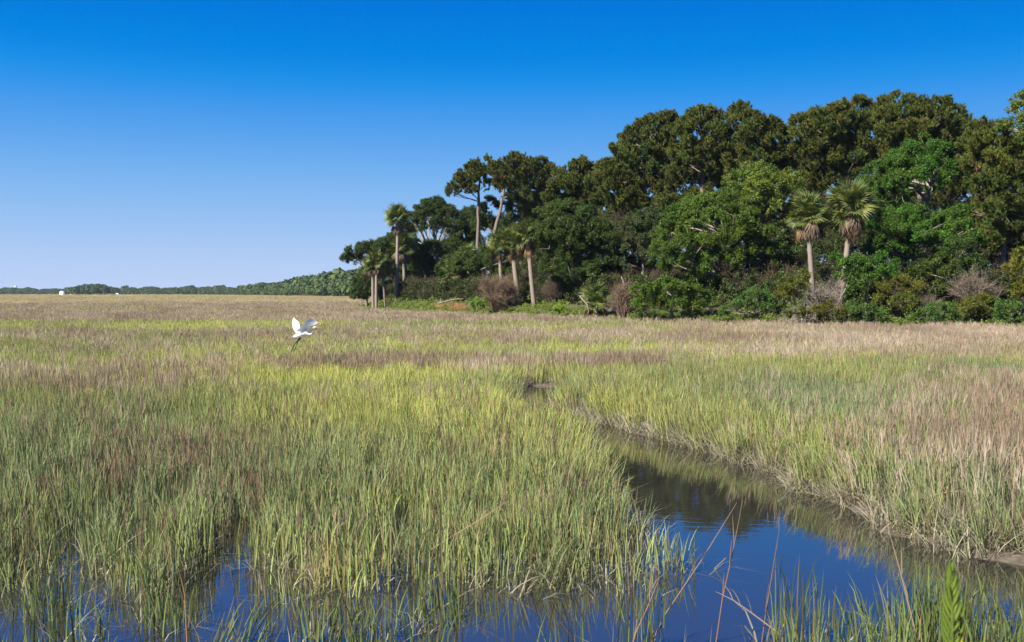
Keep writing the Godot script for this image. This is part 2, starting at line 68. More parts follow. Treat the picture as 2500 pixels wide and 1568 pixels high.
	"c": [[-1.26, 13.84, 2.46, 0.71], [-0.25, 14.12, -2.25, 0.75], [-0.73, 13.19, 2.82, 0.82], [0.45, 13.48, -2.58, 0.87], [-2.44, 12.96, 3.11, 0.82], [-1.21, 13.29, -2.82, 0.86], [-0.18, 12.98, 2.96, 0.82], [1.08, 13.29, -2.7, 0.86], [-3.09, 12.17, 3.23, 0.9], [-1.84, 12.47, -2.94, 0.94], [-2.06, 11.95, 3.69, 0.97], [-0.57, 11.82, 3.46, 0.97], [1.12, 12.1, 2.65, 0.86], [2.29, 12.33, -2.47, 0.91], [-4.21, 12.27, 2.94, 0.55], [-3.12, 12.58, -2.57, 0.58], [-4.39, 11.51, 2.6, 0.75], [-3.43, 11.72, -2.38, 0.78], [-3.34, 11.12, 3.08, 0.9], [-2.04, 11.07, 3.63, 0.85], [-0.57, 11.37, -3.25, 0.9], [0.29, 11.19, 3.15, 0.78], [1.65, 11.46, -2.83, 0.82], [1.96, 11.45, 2.3, 0.79], [2.82, 11.86, 1.62, 0.64], [-4.03, 10.28, 2.46, 0.83], [-3.12, 10.43, -2.3, 0.87], [-2.93, 9.96, 2.8, 0.71], [-1.84, 10.15, -2.53, 0.74], [-4.18, 9.8, 1.19, 0.76], [-3.75, 9.81, -1.26, 0.8], [-2.85, 9.17, 1.38, 0.68], [-2.32, 9.2, -1.38, 0.71]]},
	{"n": "leafy_tree", "k": "leaf_deep", "l": "drooping bright green tree below the forked-trunk tree", "x": 28.62, "d": 72, "r": 0.24,
	"t": [[0, 1.75, 0], [0.09, 4.24, 0], [0.15, 6.59, 0]],
	"c": [[-2.2, 7.73, 1.56, 0.88], [-1.61, 7.74, -1.6, 0.93], [-1.38, 8.04, 1.66, 0.88], [-0.37, 7.84, 2.01, 0.88], [-2.69, 6.6, 2.11, 0.95], [-1.69, 6.57, 2.48, 1.02], [-0.31, 6.56, 2.56, 1.01], [1.3, 7.41, 2.11, 0.88], [2.2, 7.44, -2.04, 0.92], [2.9, 8.07, 1.08, 0.81], [3.38, 8.05, -1.19, 0.85], [2.93, 6.92, 1.66, 0.88], [3.67, 6.91, -1.68, 0.93], [1.32, 6.03, 2.07, 0.95], [2.2, 6.01, -2.03, 1], [-1.97, 5.5, 1.71, 0.81], [-0.68, 5.47, 2.08, 0.58], [0.15, 5.48, -1.9, 0.61], [-2.76, 5.77, 1.51, 0.63], [-2.2, 5.76, -1.46, 0.66], [3.73, 6.11, 1.16, 0.74], [4.26, 6.08, -1.22, 0.78], [1.5, 5.24, 1.64, 0.66]]},
	{"n": "leafy_shrub", "k": "oak", "l": "tall dark shrub beneath the brownish right-edge pine", "x": 29.64, "d": 67, "r": 0.14,
	"t": [[0, 1.4, 0], [0, 3.31, 0], [0, 4.68, 0]],
	"c": [[-1.72, 4.44, 1.79, 0.72], [-0.39, 4.18, 1.79, 0.72], [-0.76, 5.52, 1.43, 0.72], [0.6, 4.47, 1.37, 0.67], [1.23, 4.42, -1.36, 0.7], [-2.32, 4.12, 1.3, 0.67], [-1.78, 4.07, -1.3, 0.7], [-1.31, 3.18, 1.44, 0.66], [-0.68, 3.11, -1.42, 0.7], [0.49, 5.63, 1.02, 0.55], [0.96, 5.6, -1.04, 0.57], [0.13, 3.19, 1.21, 0.61], [0.68, 3.13, -1.21, 0.64]]},
	{"n": "leafy_shrub", "k": "oak_bright", "l": "round low oak bush at the marsh edge under the broad oak", "x": 11.77, "d": 74, "r": 0.12,
	"t": [[0, 1.03, 0], [0, 1.88, 0], [0.06, 2.63, 0]],
	"c": [[-2.54, 2.77, 0.98, 0.57], [-1.7, 2.91, 1.41, 0.64], [-0.65, 3.04, 1.31, 0.7], [-0.45, 2.96, -1.33, 0.74], [0.35, 2.89, 1.5, 0.7], [0.6, 2.81, -1.48, 0.74], [1.41, 2.61, 1.38, 0.64], [1.66, 2.53, -1.36, 0.67], [2.39, 2.19, 0.92, 0.51], [2.56, 2.12, -0.94, 0.53], [-2.25, 1.94, 1.04, 0.57], [-2.11, 1.86, -1.06, 0.6], [-1.12, 1.78, 1.44, 0.64], [0.08, 1.78, 1.33, 0.64], [1.3, 1.64, 1.16, 0.57], [1.51, 1.55, -1.15, 0.6]]},
	{"n": "leafy_shrub", "k": "shrub_bright", "l": "bright mounded shrub left of the grey brush tangle", "x": 17.12, "d": 70, "r": 0.08,
	"t": [[0, 1, 0], [0, 1.63, 0], [0, 2.06, 0]],
	"c": [[-1.68, 1.66, 1.11, 0.41], [-1.43, 1.59, -1.05, 0.43], [-0.92, 2.2, 1.46, 0.54], [-0.28, 2.63, 1.16, 0.48], [0, 2.57, -1.12, 0.5], [0.26, 2.34, 1.22, 0.54], [0.57, 2.27, -1.19, 0.57], [0.8, 1.96, 1.31, 0.47], [1.14, 1.89, -1.24, 0.5], [-0.61, 1.57, 1.34, 0.47], [0.21, 1.57, 1.44, 0.47], [0.57, 1.49, -1.34, 0.5], [-2.34, 1.37, 0.28, 0.35], [-2.28, 1.32, -0.36, 0.37], [1.28, 1.41, 0.87, 0.35], [-1.3, 2, 1.29, 0.38], [-1, 1.94, -1.18, 0.4]]},
	{"n": "leafy_shrub", "k": "olive", "l": "olive yellow shrub at the foot of the slimmer right palm", "x": 18.85, "d": 67, "r": 0.08,
	"t": [[0, 1.26, 0], [0, 2.22, 0], [0.05, 3.04, 0]],
	"c": [[-0.43, 3.15, 1.07, 0.55], [0.14, 3.7, 0.93, 0.49], [-0.77, 2.63, 0.8, 0.46], [-0.55, 2.57, -0.83, 0.48], [0.51, 2.91, 1.04, 0.36], [-0.96, 3.29, 0.73, 0.37], [1.36, 1.76, 0.02, 0.31]]},
	{"n": "leafy_shrub", "k": "leaf_deep", "l": "big green shrub hiding the base of the larger right palm", "x": 23.27, "d": 66, "r": 0.1,
	"t": [[0, 1.15, 0], [0, 2.49, 0], [0, 3.84, 0]],
	"c": [[-1.2, 4.44, 1.55, 0.59], [-0.2, 4.43, 1.68, 0.65], [0.4, 4.4, -1.61, 0.68], [-1.43, 3.71, 1.46, 0.56], [-0.94, 3.67, -1.39, 0.59], [-0.35, 3.38, 1.37, 0.66], [0.13, 3.32, -1.36, 0.69], [0.97, 3.92, 1, 0.66], [-0.98, 2.94, 1.04, 0.51], [-1.96, 4.48, 1.46, 0.39], [-2.3, 4.9, 0.87, 0.36], [0.45, 4.79, 1.33, 0.48]]},
	{"n": "leafy_shrub", "k": "olive", "l": "dense olive bush in front of the big green shrub", "x": 24.79, "d": 64, "r": 0.1,
	"t": [[0, 1.06, 0], [0, 1.97, 0], [0, 2.76, 0]],
	"c": [[-1.38, 2.86, 0.91, 0.58], [-0.35, 3.11, 0.9, 0.64], [0, 3.03, -0.98, 0.67], [0.58, 2.86, 0.83, 0.58], [0.91, 2.79, -0.9, 0.61], [-0.97, 2.14, 1.19, 0.58], [-0.52, 2.06, -1.19, 0.61], [0.02, 2.02, 1.28, 0.55], [1, 2.36, 0.75, 0.5], [1.3, 2.29, -0.8, 0.52], [-1.62, 2.17, 0.85, 0.44], [-1.3, 2.1, -0.85, 0.46], [-0.76, 1.53, 0.97, 0.41], [0.31, 1.4, 0.87, 0.41]]},
	{"n": "leafy_shrub", "k": "olive", "l": "low olive bush below the grey brush tangle", "x": 19.83, "d": 64, "r": 0.06,
	"t": [[0, 0.88, 0], [0, 1.19, 0], [0, 1.45, 0]],
	"c": [[-1.53, 1.35, 0.78, 0.38], [-0.57, 1.48, 1, 0.38], [-0.26, 1.42, -0.95, 0.4], [0.28, 1.73, 0.77, 0.44], [1.14, 1.34, 0.51, 0.38], [1.3, 1.29, -0.56, 0.4], [-0.21, 1.1, 0.84, 0.32], [0.05, 1.04, -0.8, 0.34], [-2.09, 1.2, 0.47, 0.32]]},
	{"n": "leafy_shrub", "k": "shrub_bright", "l": "low grey-green bush at the marsh edge beside the olive bush", "x": 22.22, "d": 63, "r": 0.06,
	"t": [[0, 0.8, 0], [0, 1.08, 0], [0, 1.34, 0]],
	"c": [[-0.88, 1.37, 0.7, 0.37], [-0.64, 1.31, -0.71, 0.39], [-0.14, 1.61, 0.75, 0.43], [0.68, 1.37, 0.61, 0.37], [0.9, 1.31, -0.63, 0.39], [-0.55, 1.02, 0.63, 0.32], [-0.33, 0.96, -0.63, 0.33], [-1.04, 1.81, 0.4, 0.29], [-0.9, 1.77, -0.44, 0.3], [0.31, 1.12, 0.57, 0.35], [0.51, 1.06, -0.6, 0.36]]},
	{"n": "leafy_shrub", "k": "shrub_bright", "l": "low green bush along the marsh edge right of the dense olive bush", "x": 25.86, "d": 61, "r": 0.06,
	"t": [[0, 0.81, 0], [0, 1.13, 0], [0, 1.38, 0]],
	"c": [[-1, 1.4, 0.73, 0.42], [-0.29, 1.64, 0.69, 0.44], [0, 1.57, -0.73, 0.47], [0.48, 1.52, 0.6, 0.42], [0.75, 1.46, -0.65, 0.44], [0.78, 1.09, 0.6, 0.36], [1.04, 1.02, -0.62, 0.38], [-0.59, 1.09, 0.82, 0.36], [-1.3, 1.09, 0.44, 0.33], [-1.12, 1.03, -0.49, 0.35]]},
	{"n": "leafy_shrub", "k": "olive", "l": "yellowish bush in front of the right-hand dead brush", "x": 28.1, "d": 61, "r": 0.06,
	"t": [[0, 0.81, 0], [0, 1.26, 0], [0, 1.63, 0]],
	"c": [[-1.01, 1.77, 0.7, 0.42], [-0.7, 1.7, -0.73, 0.44], [-0.42, 1.89, 0.91, 0.44], [0, 1.82, -0.9, 0.47], [0.5, 2.01, 0.53, 0.45], [0.75, 1.94, -0.6, 0.47], [0.22, 1.21, 0.59, 0.36], [0.5, 1.15, -0.62, 0.38], [-0.66, 1.26, 0.63, 0.36], [-0.37, 1.2, -0.65, 0.38], [0.03, 2.32, 0.58, 0.33]]},
	{"n": "leafy_shrub", "k": "shrub_bright", "l": "green bush at the marsh edge by the right border", "x": 29.84, "d": 60, "r": 0.06,
	"t": [[0, 0.84, 0], [0, 1.23, 0], [0, 1.57, 0]],
	"c": [[-0.98, 1.9, 0.51, 0.41], [-0.73, 1.84, -0.57, 0.43], [-0.38, 1.78, 0.77, 0.44], [0, 1.71, -0.79, 0.46], [0.03, 1.54, 0.99, 0.41], [-0.81, 1.11, 0.66, 0.36], [-0.49, 1.05, -0.67, 0.37], [0.15, 1.04, 0.67, 0.33], [0.79, 1.7, 0.6, 0.44], [1.1, 1.64, -0.65, 0.46]]},
	{"n": "pine_sapling", "k": "pine_young", "l": "yellow-green young pine at the right border under the brownish pine", "x": 30.45, "d": 60, "r": 0.06,
	"t": [[0, 1.03, 0], [0, 2.99, 0], [0.02, 4.46, 0]],
	"c": [[-0.33, 4.81, 0.51, 0.38], [-0.63, 4.26, 0.52, 0.36], [-0.37, 4.23, -0.56, 0.37], [-0.11, 4.13, 0.45, 0.44], [-0.4, 3.61, 0.56, 0.36], [0.16, 4.38, 0.5, 0.38], [-0.1, 2.93, 0.43, 0.36], [-0.4, 2.58, 0.31, 0.27]]},
	{"n": "leafy_shrub", "k": "shrub_lime", "l": "small lime green bush below the dead brown bush", "x": -3.02, "d": 95, "r": 0.04,
	"t": [[0, 1.21, 0], [0, 1.59, 0], [0, 1.86, 0]],
	"c": [[-0.45, 1.52, 0.45, 0.44], [0.06, 1.9, 0.59, 0.48], [0.52, 1.53, 0.65, 0.43], [0.5, 1.46, -0.7, 0.46]]},
	{"n": "leafy_shrub", "k": "shrub_lime", "l": "tiny lime green bush below the wide dark oak", "x": 3.97, "d": 84, "r": 0.04,
	"t": [[0, 0.92, 0], [0, 1.16, 0], [0, 1.37, 0]],
	"c": [[-0.22, 1.15, 0.31, 0.31], [-0.21, 1.1, -0.37, 0.32], [0.12, 1.31, 0.32, 0.35], [0.14, 1.26, -0.4, 0.36]]},
	{"n": "live_oak", "k": "oak", "l": "shaded oak deep behind the palms of the point", "x": -17.73, "d": 150, "r": 0.24,
	"t": [[0, 1.25, 0], [0.12, 4.19, 0], [0.31, 7.25, 0]],
	"c": [[-1.51, 6.23, 2.5, 2], [-1.83, 6.04, -2.8, 2.1], [0.6, 6.83, 2.54, 2], [0.31, 6.65, -2.83, 2.1], [2.67, 5.63, 2.23, 2], [2.45, 5.42, -2.59, 2.1], [-0.87, 3.85, 2.78, 1.84], [1.48, 3.55, 2.37, 1.85], [1.22, 3.33, -2.64, 1.94], [0.28, 8.69, 2.35, 1.69], [3.27, 3.88, 2.13, 1.7], [3.06, 3.68, -2.38, 1.78]]},
	{"n": "live_oak", "k": "oak", "l": "shaded oak behind the dead brown bush", "x": -4.81, "d": 118, "r": 0.24,
	"t": [[0, 1.54, 0], [0, 3.85, 0], [0, 6.26, 0]],
	"c": [[-2.27, 5.45, 2.17, 1.57], [-0.32, 5.86, 3.53, 1.67], [-0.48, 5.75, -3.49, 1.76], [1.54, 5.4, 3.45, 1.67], [1.44, 5.27, -3.43, 1.76], [3.17, 6.58, 2.99, 1.68], [-1.32, 3.58, 2.34, 1.45], [1.06, 3.55, 2.98, 1.56], [0.96, 3.38, -3.01, 1.64], [3.65, 4.01, 3.86, 1.55], [5.75, 5.43, 2.77, 1.56], [5.77, 5.31, -2.84, 1.64], [7.21, 6.94, 0.24, 1.6], [7.22, 6.74, -0.83, 1.68], [5.28, 3.13, 2.26, 1.33], [5.29, 2.97, -2.34, 1.4]]},
	{"n": "live_oak", "k": "oak", "l": "shaded oak filling the gap behind the round oak bush", "x": 11.88, "d": 94, "r": 0.24,
	"t": [[0, 1.49, 0], [0, 3.6, 0], [0, 5.13, 0]],
	"c": [[-3.25, 4.13, 2, 1.15], [-1.78, 3.75, 2.22, 1.15], [-1.53, 3.63, -2.24, 1.21], [0.13, 4.49, 1.93, 1.25], [0.38, 4.37, -2.04, 1.31], [2.03, 4.51, 1.79, 1.15], [2.3, 4.4, -1.89, 1.21], [3.61, 3.76, 1.34, 1.16], [-0.99, 2.47, 1.86, 0.96], [1.24, 2.85, 2.08, 0.96], [1.53, 2.73, -2.04, 1.01], [-4.35, 3.04, 1.61, 0.96], [-2.47, 2.49, 1.71, 0.87], [-2.3, 2.38, -1.71, 0.91]]},
	{"n": "live_oak", "k": "oak", "l": "shaded oak behind the trunks of the two right palms", "x": 26.37, "d": 88, "r": 0.26,
	"t": [[0, 1.56, 0], [0, 3.53, 0], [0, 5.33, 0]],
	"c": [[-4.08, 3.31, 3.87, 1.05], [-3.05, 3.22, -3.52, 1.11], [-3.08, 4.97, 5.19, 1.12], [-1.61, 4.99, -4.61, 1.18], [-1.56, 6.31, 5.22, 1.21], [0, 6.4, -4.66, 1.27], [-0.08, 5.97, 5.33, 1.21], [1.68, 6.34, 4.61, 1.22], [3.23, 6.4, -4.18, 1.28], [3.33, 7.78, 3.29, 1.24], [-0.62, 7.69, 4.89, 1.13], [-2.2, 3.32, 4.51, 0.96], [-0.9, 3.25, -4, 1.01], [0.35, 3.96, 5.04, 1.13], [1.97, 3.91, -4.48, 1.18], [-5.58, 3.33, 3.02, 0.98], [-6.64, 3.36, 0.01, 1.01], [-6.64, 3.23, -0.41, 1.06], [2.18, 4.67, 4.64, 1.04], [3.77, 4.65, -4.13, 1.1], [-0.43, 9.2, 3.15, 1.06], [-3.18, 7.76, 4.34, 0.96], [-1.97, 7.91, -3.86, 1.01]]},
	{"n": "pine_tree", "k": "pine", "l": "pine half seen behind the stepped rounded pine", "x": 15.39, "d": 128, "r": 0.28,
	"t": [[0, 1.61, 0], [0, 8.65, 0], [0, 13.09, 0]],
	"c": [[-5.26, 16.76, 0.63, 1.53], [-3.04, 16.91, 1.39, 1.52], [-0.71, 17.34, 1.39, 1.52], [-0.55, 17.31, -1.72, 1.6], [2.55, 17.4, 1.17, 1.52], [2.71, 17.34, -1.54, 1.6], [4.72, 17.26, 0.34, 1.53], [-5.11, 15.22, 1.31, 1.52], [-3.07, 14.81, 2.32, 1.51], [-0.83, 15.34, 2.5, 1.51], [1.52, 15.35, 2.06, 1.51], [4.35, 14.84, 1.34, 1.52], [-4.08, 13.58, 2.3, 1.51], [-1.87, 12.74, 2.66, 1.5], [0.36, 13.13, 2.16, 1.51], [0.63, 13.12, -2.33, 1.59], [3.01, 13.09, 2.21, 1.51], [-5.19, 11.26, 0.96, 1.52], [-5.11, 11.13, -1.38, 1.6], [-2.79, 11.2, 2.31, 1.51], [-0.09, 11.25, 2.52, 1.51], [0.22, 11.23, -2.62, 1.58], [1.6, 11.75, 2.26, 1.51], [1.91, 11.72, -2.41, 1.58], [4.86, 11.42, 1.26, 1.52], [-4.1, 9.13, 0.61, 1.53], [-1.49, 9.27, 1.9, 1.51], [-1.28, 9.17, -2.12, 1.59], [1.22, 9.71, 1.38, 1.52], [3.24, 9.2, 0.49, 1.53], [3.31, 9.03, -1.01, 1.61]]},
	{"n": "pine_tree", "k": "pine", "l": "pine filling the gap below the bare-trunked pine's crown", "x": 23.38, "d": 122, "r": 0.28,
	"t": [[0, 1.66, 0], [0, 8.37, 0], [0, 14.34, 0]],
	"c": [[-4.3, 18.83, -0.03, 1.46], [-2.29, 18.71, 1.38, 1.45], [0.6, 18.54, 0.9, 1.45], [3.14, 19.03, 0.24, 1.46], [3.19, 18.87, -0.77, 1.53], [-4.41, 17.42, 1.03, 1.45], [-1.93, 17.05, 1.47, 1.45], [-1.67, 17.04, -1.76, 1.52], [-0.15, 16.65, 1.86, 1.44], [2.61, 16.9, 1.31, 1.45], [-3.31, 15.49, 1.35, 1.45], [-1.29, 15.36, 1.67, 1.44], [1.24, 15.32, 1.45, 1.45], [1.53, 15.29, -1.74, 1.52], [-4.28, 13.17, 1.18, 1.45], [-4.09, 13.09, -1.52, 1.52], [-1.66, 13.7, 1.78, 1.44], [0.13, 13.69, 1.91, 1.44], [2.83, 13.07, 0.92, 1.45], [-3.34, 11.4, 1.41, 1.45], [-1.05, 12.04, 1.75, 1.44], [1.75, 11.8, 1.08, 1.45], [-4.27, 9.97, -0, 1.46], [-2.16, 9.91, 1.29, 1.45], [0.32, 9.92, 1.14, 1.45], [2.92, 10.09, 0.2, 1.46]]},
	{"n": "pine_tree", "k": "pine", "l": "pine shaded behind the light green leafy tree", "x": 30.07, "d": 118, "r": 0.28,
	"t": [[0, 1.69, 0], [0, 8.18, 0], [0, 13.95, 0]],
	"c": [[-4.41, 18.9, -0.14, 1.42], [-4.44, 18.7, -0.46, 1.49], [-2.47, 18.36, 1.05, 1.4], [-0.23, 18.03, 1.73, 1.4], [2.27, 18.2, 1.03, 1.4], [-4.03, 16.93, 1.61, 1.4], [-3.67, 16.95, -1.85, 1.47], [-2.73, 16.84, 1.84, 1.39], [-0.17, 16.5, 1.6, 1.4], [2.3, 16.68, 1.65, 1.4], [-2.94, 15.24, 1.56, 1.4], [-0.97, 15.02, 1.97, 1.39], [1.22, 15.17, 2.02, 1.39], [3.72, 14.64, 1.17, 1.4], [-3.97, 13.02, 1.37, 1.4], [-3.66, 12.96, -1.66, 1.47], [-2.64, 12.63, 2.05, 1.39], [-0.31, 13.36, 2.3, 1.39], [0.29, 13.4, -2.4, 1.46], [2.2, 13.07, 1.58, 1.4], [-3.44, 11.59, 1.9, 1.39], [-1.6, 11.22, 2.06, 1.39], [1, 11.65, 1.5, 1.4], [3.38, 11.19, 0.8, 1.41], [3.6, 11.06, -1.2, 1.48], [-3.91, 9.69, 0.04, 1.42], [-2.19, 9.73, 0.95, 1.4], [-0.33, 9.83, 1.68, 1.4], [2.25, 9.95, 0.92, 1.41], [2.5, 9.83, -1.3, 1.48]]},
	{"n": "pine_tree", "k": "pine", "l": "pine shaded behind the crowns of the two right palms", "x": 37.18, "d": 114, "r": 0.28,
	"t": [[0, 1.72, 0], [0, 7.99, 0], [0, 13.57, 0]],
	"c": [[-4.51, 17.79, 0.17, 1.37], [-4.46, 17.63, -0.68, 1.43], [-2.71, 18.25, 0.96, 1.36], [-2.42, 18.21, -1.31, 1.42], [-1.03, 17.81, 1.69, 1.35], [0.96, 17.41, 1.37, 1.35], [4.11, 17.98, 0.03, 1.37], [-4.74, 16.41, 0.92, 1.36], [-3.24, 16.05, 1.66, 1.35], [-0.76, 15.93, 1.83, 1.35], [0.66, 15.93, 2.07, 1.34], [3.85, 15.94, 1.08, 1.36], [-3.69, 14, 1.56, 1.35], [-3.22, 13.99, -1.79, 1.42], [-2.39, 14.49, 2.29, 1.34], [0.06, 13.96, 2.03, 1.34], [2.09, 14.01, 1.81, 1.35], [-4.73, 12.72, 1.29, 1.35], [-2.94, 12.32, 1.75, 1.35], [-0.87, 12.82, 2.26, 1.34], [1.48, 12.95, 1.67, 1.35], [3.26, 12.34, 1.49, 1.35], [-3.68, 11.2, 1.3, 1.35], [-2.11, 10.93, 1.57, 1.35], [-1.62, 10.87, -1.8, 1.42], [0.47, 10.87, 1.53, 1.35], [2.71, 10.85, 1.38, 1.35], [-4.32, 9.36, -0.22, 1.37], [-2.9, 9.44, 0.89, 1.36], [-0.78, 9.33, 1.25, 1.35], [1.74, 9.57, 0.91, 1.36], [3.63, 9.25, -0.24, 1.37]]},
	{"n": "pine_tree", "k": "pine", "l": "pine shaded behind the forked-trunk leafy tree", "x": 45.29, "d": 110, "r": 0.28,
	"t": [[0, 1.75, 0], [0, 7.8, 0], [0, 13.86, 0]],
	"c": [[-5.53, 19.77, -0.1, 1.32], [-4.03, 19.26, 1.06, 1.31], [-2.07, 19.6, 1.58, 1.3], [0.5, 19.48, 1.3, 1.3], [2.05, 19.15, 1.46, 1.3], [2.69, 19.21, -1.69, 1.37], [4.88, 19.8, -0.05, 1.32], [-5.49, 17.62, 1.33, 1.3], [-5.01, 17.63, -1.59, 1.37], [-3.79, 17.99, 1.75, 1.3], [-1.88, 17.65, 2.17, 1.29], [-1, 17.79, -2.25, 1.36], [0.13, 17.83, 2.23, 1.29], [2.26, 17.54, 1.9, 1.3], [4.48, 17.8, 0.79, 1.31], [-4.85, 15.75, 1.95, 1.3], [-2.89, 15.86, 2.39, 1.29], [-1.52, 15.99, 2.45, 1.29], [1, 16.42, 2.31, 1.29], [1.99, 16.55, -2.36, 1.36], [3.07, 15.87, 1.79, 1.3], [3.87, 15.92, -1.95, 1.36], [-5.72, 14.2, 1.81, 1.3], [-4.51, 14.4, 2.28, 1.29], [-3.65, 14.48, -2.34, 1.36], [-1.95, 14.34, 2.45, 1.29], [-0.24, 14.86, 2.17, 1.29], [2.16, 14.19, 2.39, 1.29], [4.47, 14.7, 1.28, 1.3], [-4.84, 12.64, 2.03, 1.3], [-3.05, 12.78, 2.41, 1.29], [-1.31, 13.03, 2.3, 1.29], [-0.37, 13.08, -2.36, 1.36], [0.68, 12.99, 2.43, 1.29], [3, 13.19, 2.06, 1.3], [-5.68, 11.45, 1.3, 1.3], [-4.38, 11.46, 2.08, 1.3], [-2.27, 11.3, 2.32, 1.29], [0.08, 11.57, 2.26, 1.29], [1.87, 11.45, 1.79, 1.3], [3.96, 11.11, 1.57, 1.3], [4.67, 11.07, -1.78, 1.37], [-5.68, 10.15, -0.05, 1.32], [-5.7, 9.97, -0.49, 1.39], [-3.94, 9.48, 1.73, 1.3], [-3.27, 9.43, -1.91, 1.36], [-1.77, 9.61, 1.94, 1.3], [-0.2, 9.35, 2.08, 1.3], [2.35, 9.7, 1.61, 1.3], [3.06, 9.63, -1.8, 1.37], [4.9, 9.42, 0.18, 1.32], [-3.98, 7.78, 0.08, 1.32], [-3.08, 8.21, 1.28, 1.3], [-1.03, 8.31, 1.78, 1.3], [1.59, 8.43, 1.06, 1.31], [4.08, 8.05, 0.3, 1.32]]},
	{"n": "pine_tree", "k": "pine", "l": "pine shaded behind the brownish right-edge pine", "x": 47.05, "d": 95, "r": 0.28,
	"t": [[0, 1.86, 0], [0, 7.09, 0], [0, 11.55, 0]],
	"c": [[-3.49, 16.67, -0.23, 1.14], [-1.9, 16.43, 0.65, 1.13], [-0.29, 16.16, 0.91, 1.13], [1.47, 16.15, 0.64, 1.13], [3.5, 16.69, -0.11, 1.14], [-3.73, 15.05, 0.64, 1.13], [-3.44, 14.99, -0.96, 1.19], [-2.75, 14.83, 1.51, 1.12], [-0.87, 15.21, 1.49, 1.12], [1.29, 15, 1.19, 1.13], [3.7, 15.11, 0.13, 1.14], [3.78, 14.98, -0.56, 1.2], [-3.12, 13.72, 1.35, 1.12], [-2.03, 13.51, 1.71, 1.12], [0.08, 13.3, 1.74, 1.12], [1.89, 13.81, 1.48, 1.12], [-4.31, 12.5, 1.22, 1.13], [-2.79, 11.83, 1.7, 1.12], [-1.19, 11.97, 1.97, 1.12], [0.93, 12.39, 1.59, 1.12], [3.04, 12.49, 1.01, 1.13], [-3.68, 10.7, 1.45, 1.12], [-1.99, 10.43, 1.51, 1.12], [-0.24, 10.62, 1.91, 1.12], [2.27, 11.05, 1.16, 1.13], [-3.82, 9.7, 1.06, 1.13], [-3.33, 9.63, -1.3, 1.18], [-2.48, 9.25, 1.37, 1.12], [-1.83, 9.2, -1.54, 1.18], [-0.5, 9.45, 1.46, 1.12], [1.35, 9.26, 1.22, 1.13], [1.98, 9.21, -1.43, 1.18], [2.87, 9.61, 1.05, 1.13], [-3.94, 8.11, 0.18, 1.14], [-2.68, 8.04, 1.42, 1.12], [-2, 7.98, -1.59, 1.18], [-0.5, 8.05, 1.22, 1.13], [0.1, 7.97, -1.42, 1.18], [1.22, 8.29, 1.05, 1.13], [2.82, 7.84, 0.71, 1.13], [-2.7, 6.72, 0.39, 1.14], [-1.85, 6.74, 1.08, 1.13], [0.22, 6.66, 0.91, 1.13], [2.62, 6.74, -0.04, 1.14]]},
	{"n": "pine_tree", "k": "pine", "l": "pine shaded between the broad dome and the short olive pine", "x": 6.56, "d": 134, "r": 0.28,
	"t": [[0, 1.56, 0], [0, 8.94, 0], [0, 12.49, 0]],
	"c": [[-4.24, 15.38, 1.09, 1.6], [-1.63, 15.39, 1.4, 1.59], [0.68, 15.9, 1.03, 1.6], [3.52, 15.99, -0.21, 1.61], [-4.04, 13.68, 1.51, 1.59], [-4.02, 13.6, -1.84, 1.67], [-1.8, 13.58, 2.07, 1.58], [0.71, 13.77, 1.73, 1.59], [3.13, 13.39, 1.57, 1.59], [-3.29, 11.53, 1.77, 1.59], [-3.25, 11.44, -2.05, 1.67], [-0.73, 11.64, 1.95, 1.58], [-0.64, 11.57, -2.19, 1.66], [1.68, 11.57, 1.83, 1.59], [-4.18, 10, 0.95, 1.6], [-4.16, 9.85, -1.4, 1.68], [-2.24, 9.35, 1.22, 1.59], [0.18, 9.38, 1.3, 1.59], [0.25, 9.24, -1.67, 1.67], [3.39, 9.99, 0.39, 1.6]]},
]

var rng := RandomNumberGenerator.new()
var soft := FastNoiseLite.new()
var rough := FastNoiseLite.new()
var taken := {}
var M := {}
var sprigs := {}


func _ready() -> void:
	rng.seed = 11
	# ---- camera
	var cam := Camera3D.new()
	cam.name = "camera"
	cam.fov = 35.45
	cam.near = 0.05
	cam.far = 6000.0
	cam.position = Vector3(0, EYE, 0)
	cam.rotation_degrees.x = -1.588
	var lens := CameraAttributesPhysical.new()
	lens.frustum_focal_length = 36.0
	lens.frustum_focus_distance = 22.0
	lens.exposure_aperture = 9.0
	lens.frustum_far = 6000.0
	cam.attributes = lens
	cam.far = 6000.0
	cam.fov = 35.45
	cam.keep_aspect = Camera3D.KEEP_HEIGHT
	add_child(cam)
	# ---- sky
	var env := Environment.new()
	env.background_mode = Environment.BG_SKY
	var sm := PanoramaSkyMaterial.new()
	sm.panorama = clear_sky()
	var sky := Sky.new()
	sky.sky_material = sm
	env.sky = sky
	env.tonemap_mode = Environment.TONE_MAPPER_LINEAR
	env.tonemap_exposure = 2.4
	env.background_energy_multiplier = 0.417
	env.sdfgi_enabled = true
	env.ssao_enabled = true
	env.ssil_enabled = true
	env.fog_enabled = true
	env.fog_density = 0.00007
	env.fog_light_color = Color(0.78, 0.87, 1.0)
	var we := WorldEnvironment.new()
	we.name = "environment"
	we.environment = env
	add_child(we)
	# ---- sun: high, from the left and behind the eye
	var sun := DirectionalLight3D.new()
	sun.name = "sun"
	sun.light_energy = 1.6
	sun.light_color = Color(1.0, 0.95, 0.86)
	sun.light_angular_distance = 0.5
	sun.shadow_enabled = true
	add_child(sun)
	sun.look_at_from_position(Vector3(-0.66, 0.68, 0.62) * 100.0, Vector3.ZERO)

	soft.seed = 4
	soft.frequency = 0.06
	soft.fractal_octaves = 3
	rough.seed = 9
	rough.frequency = 0.6
	rough.fractal_octaves = 2
	materials()
	land()
	meadow()
	wood()
	palms()
	brush()
	bank_growth()
	distance()
	egret()
	reeds()
	seed_stalk()


# ------------------------------------------------------------------ helpers

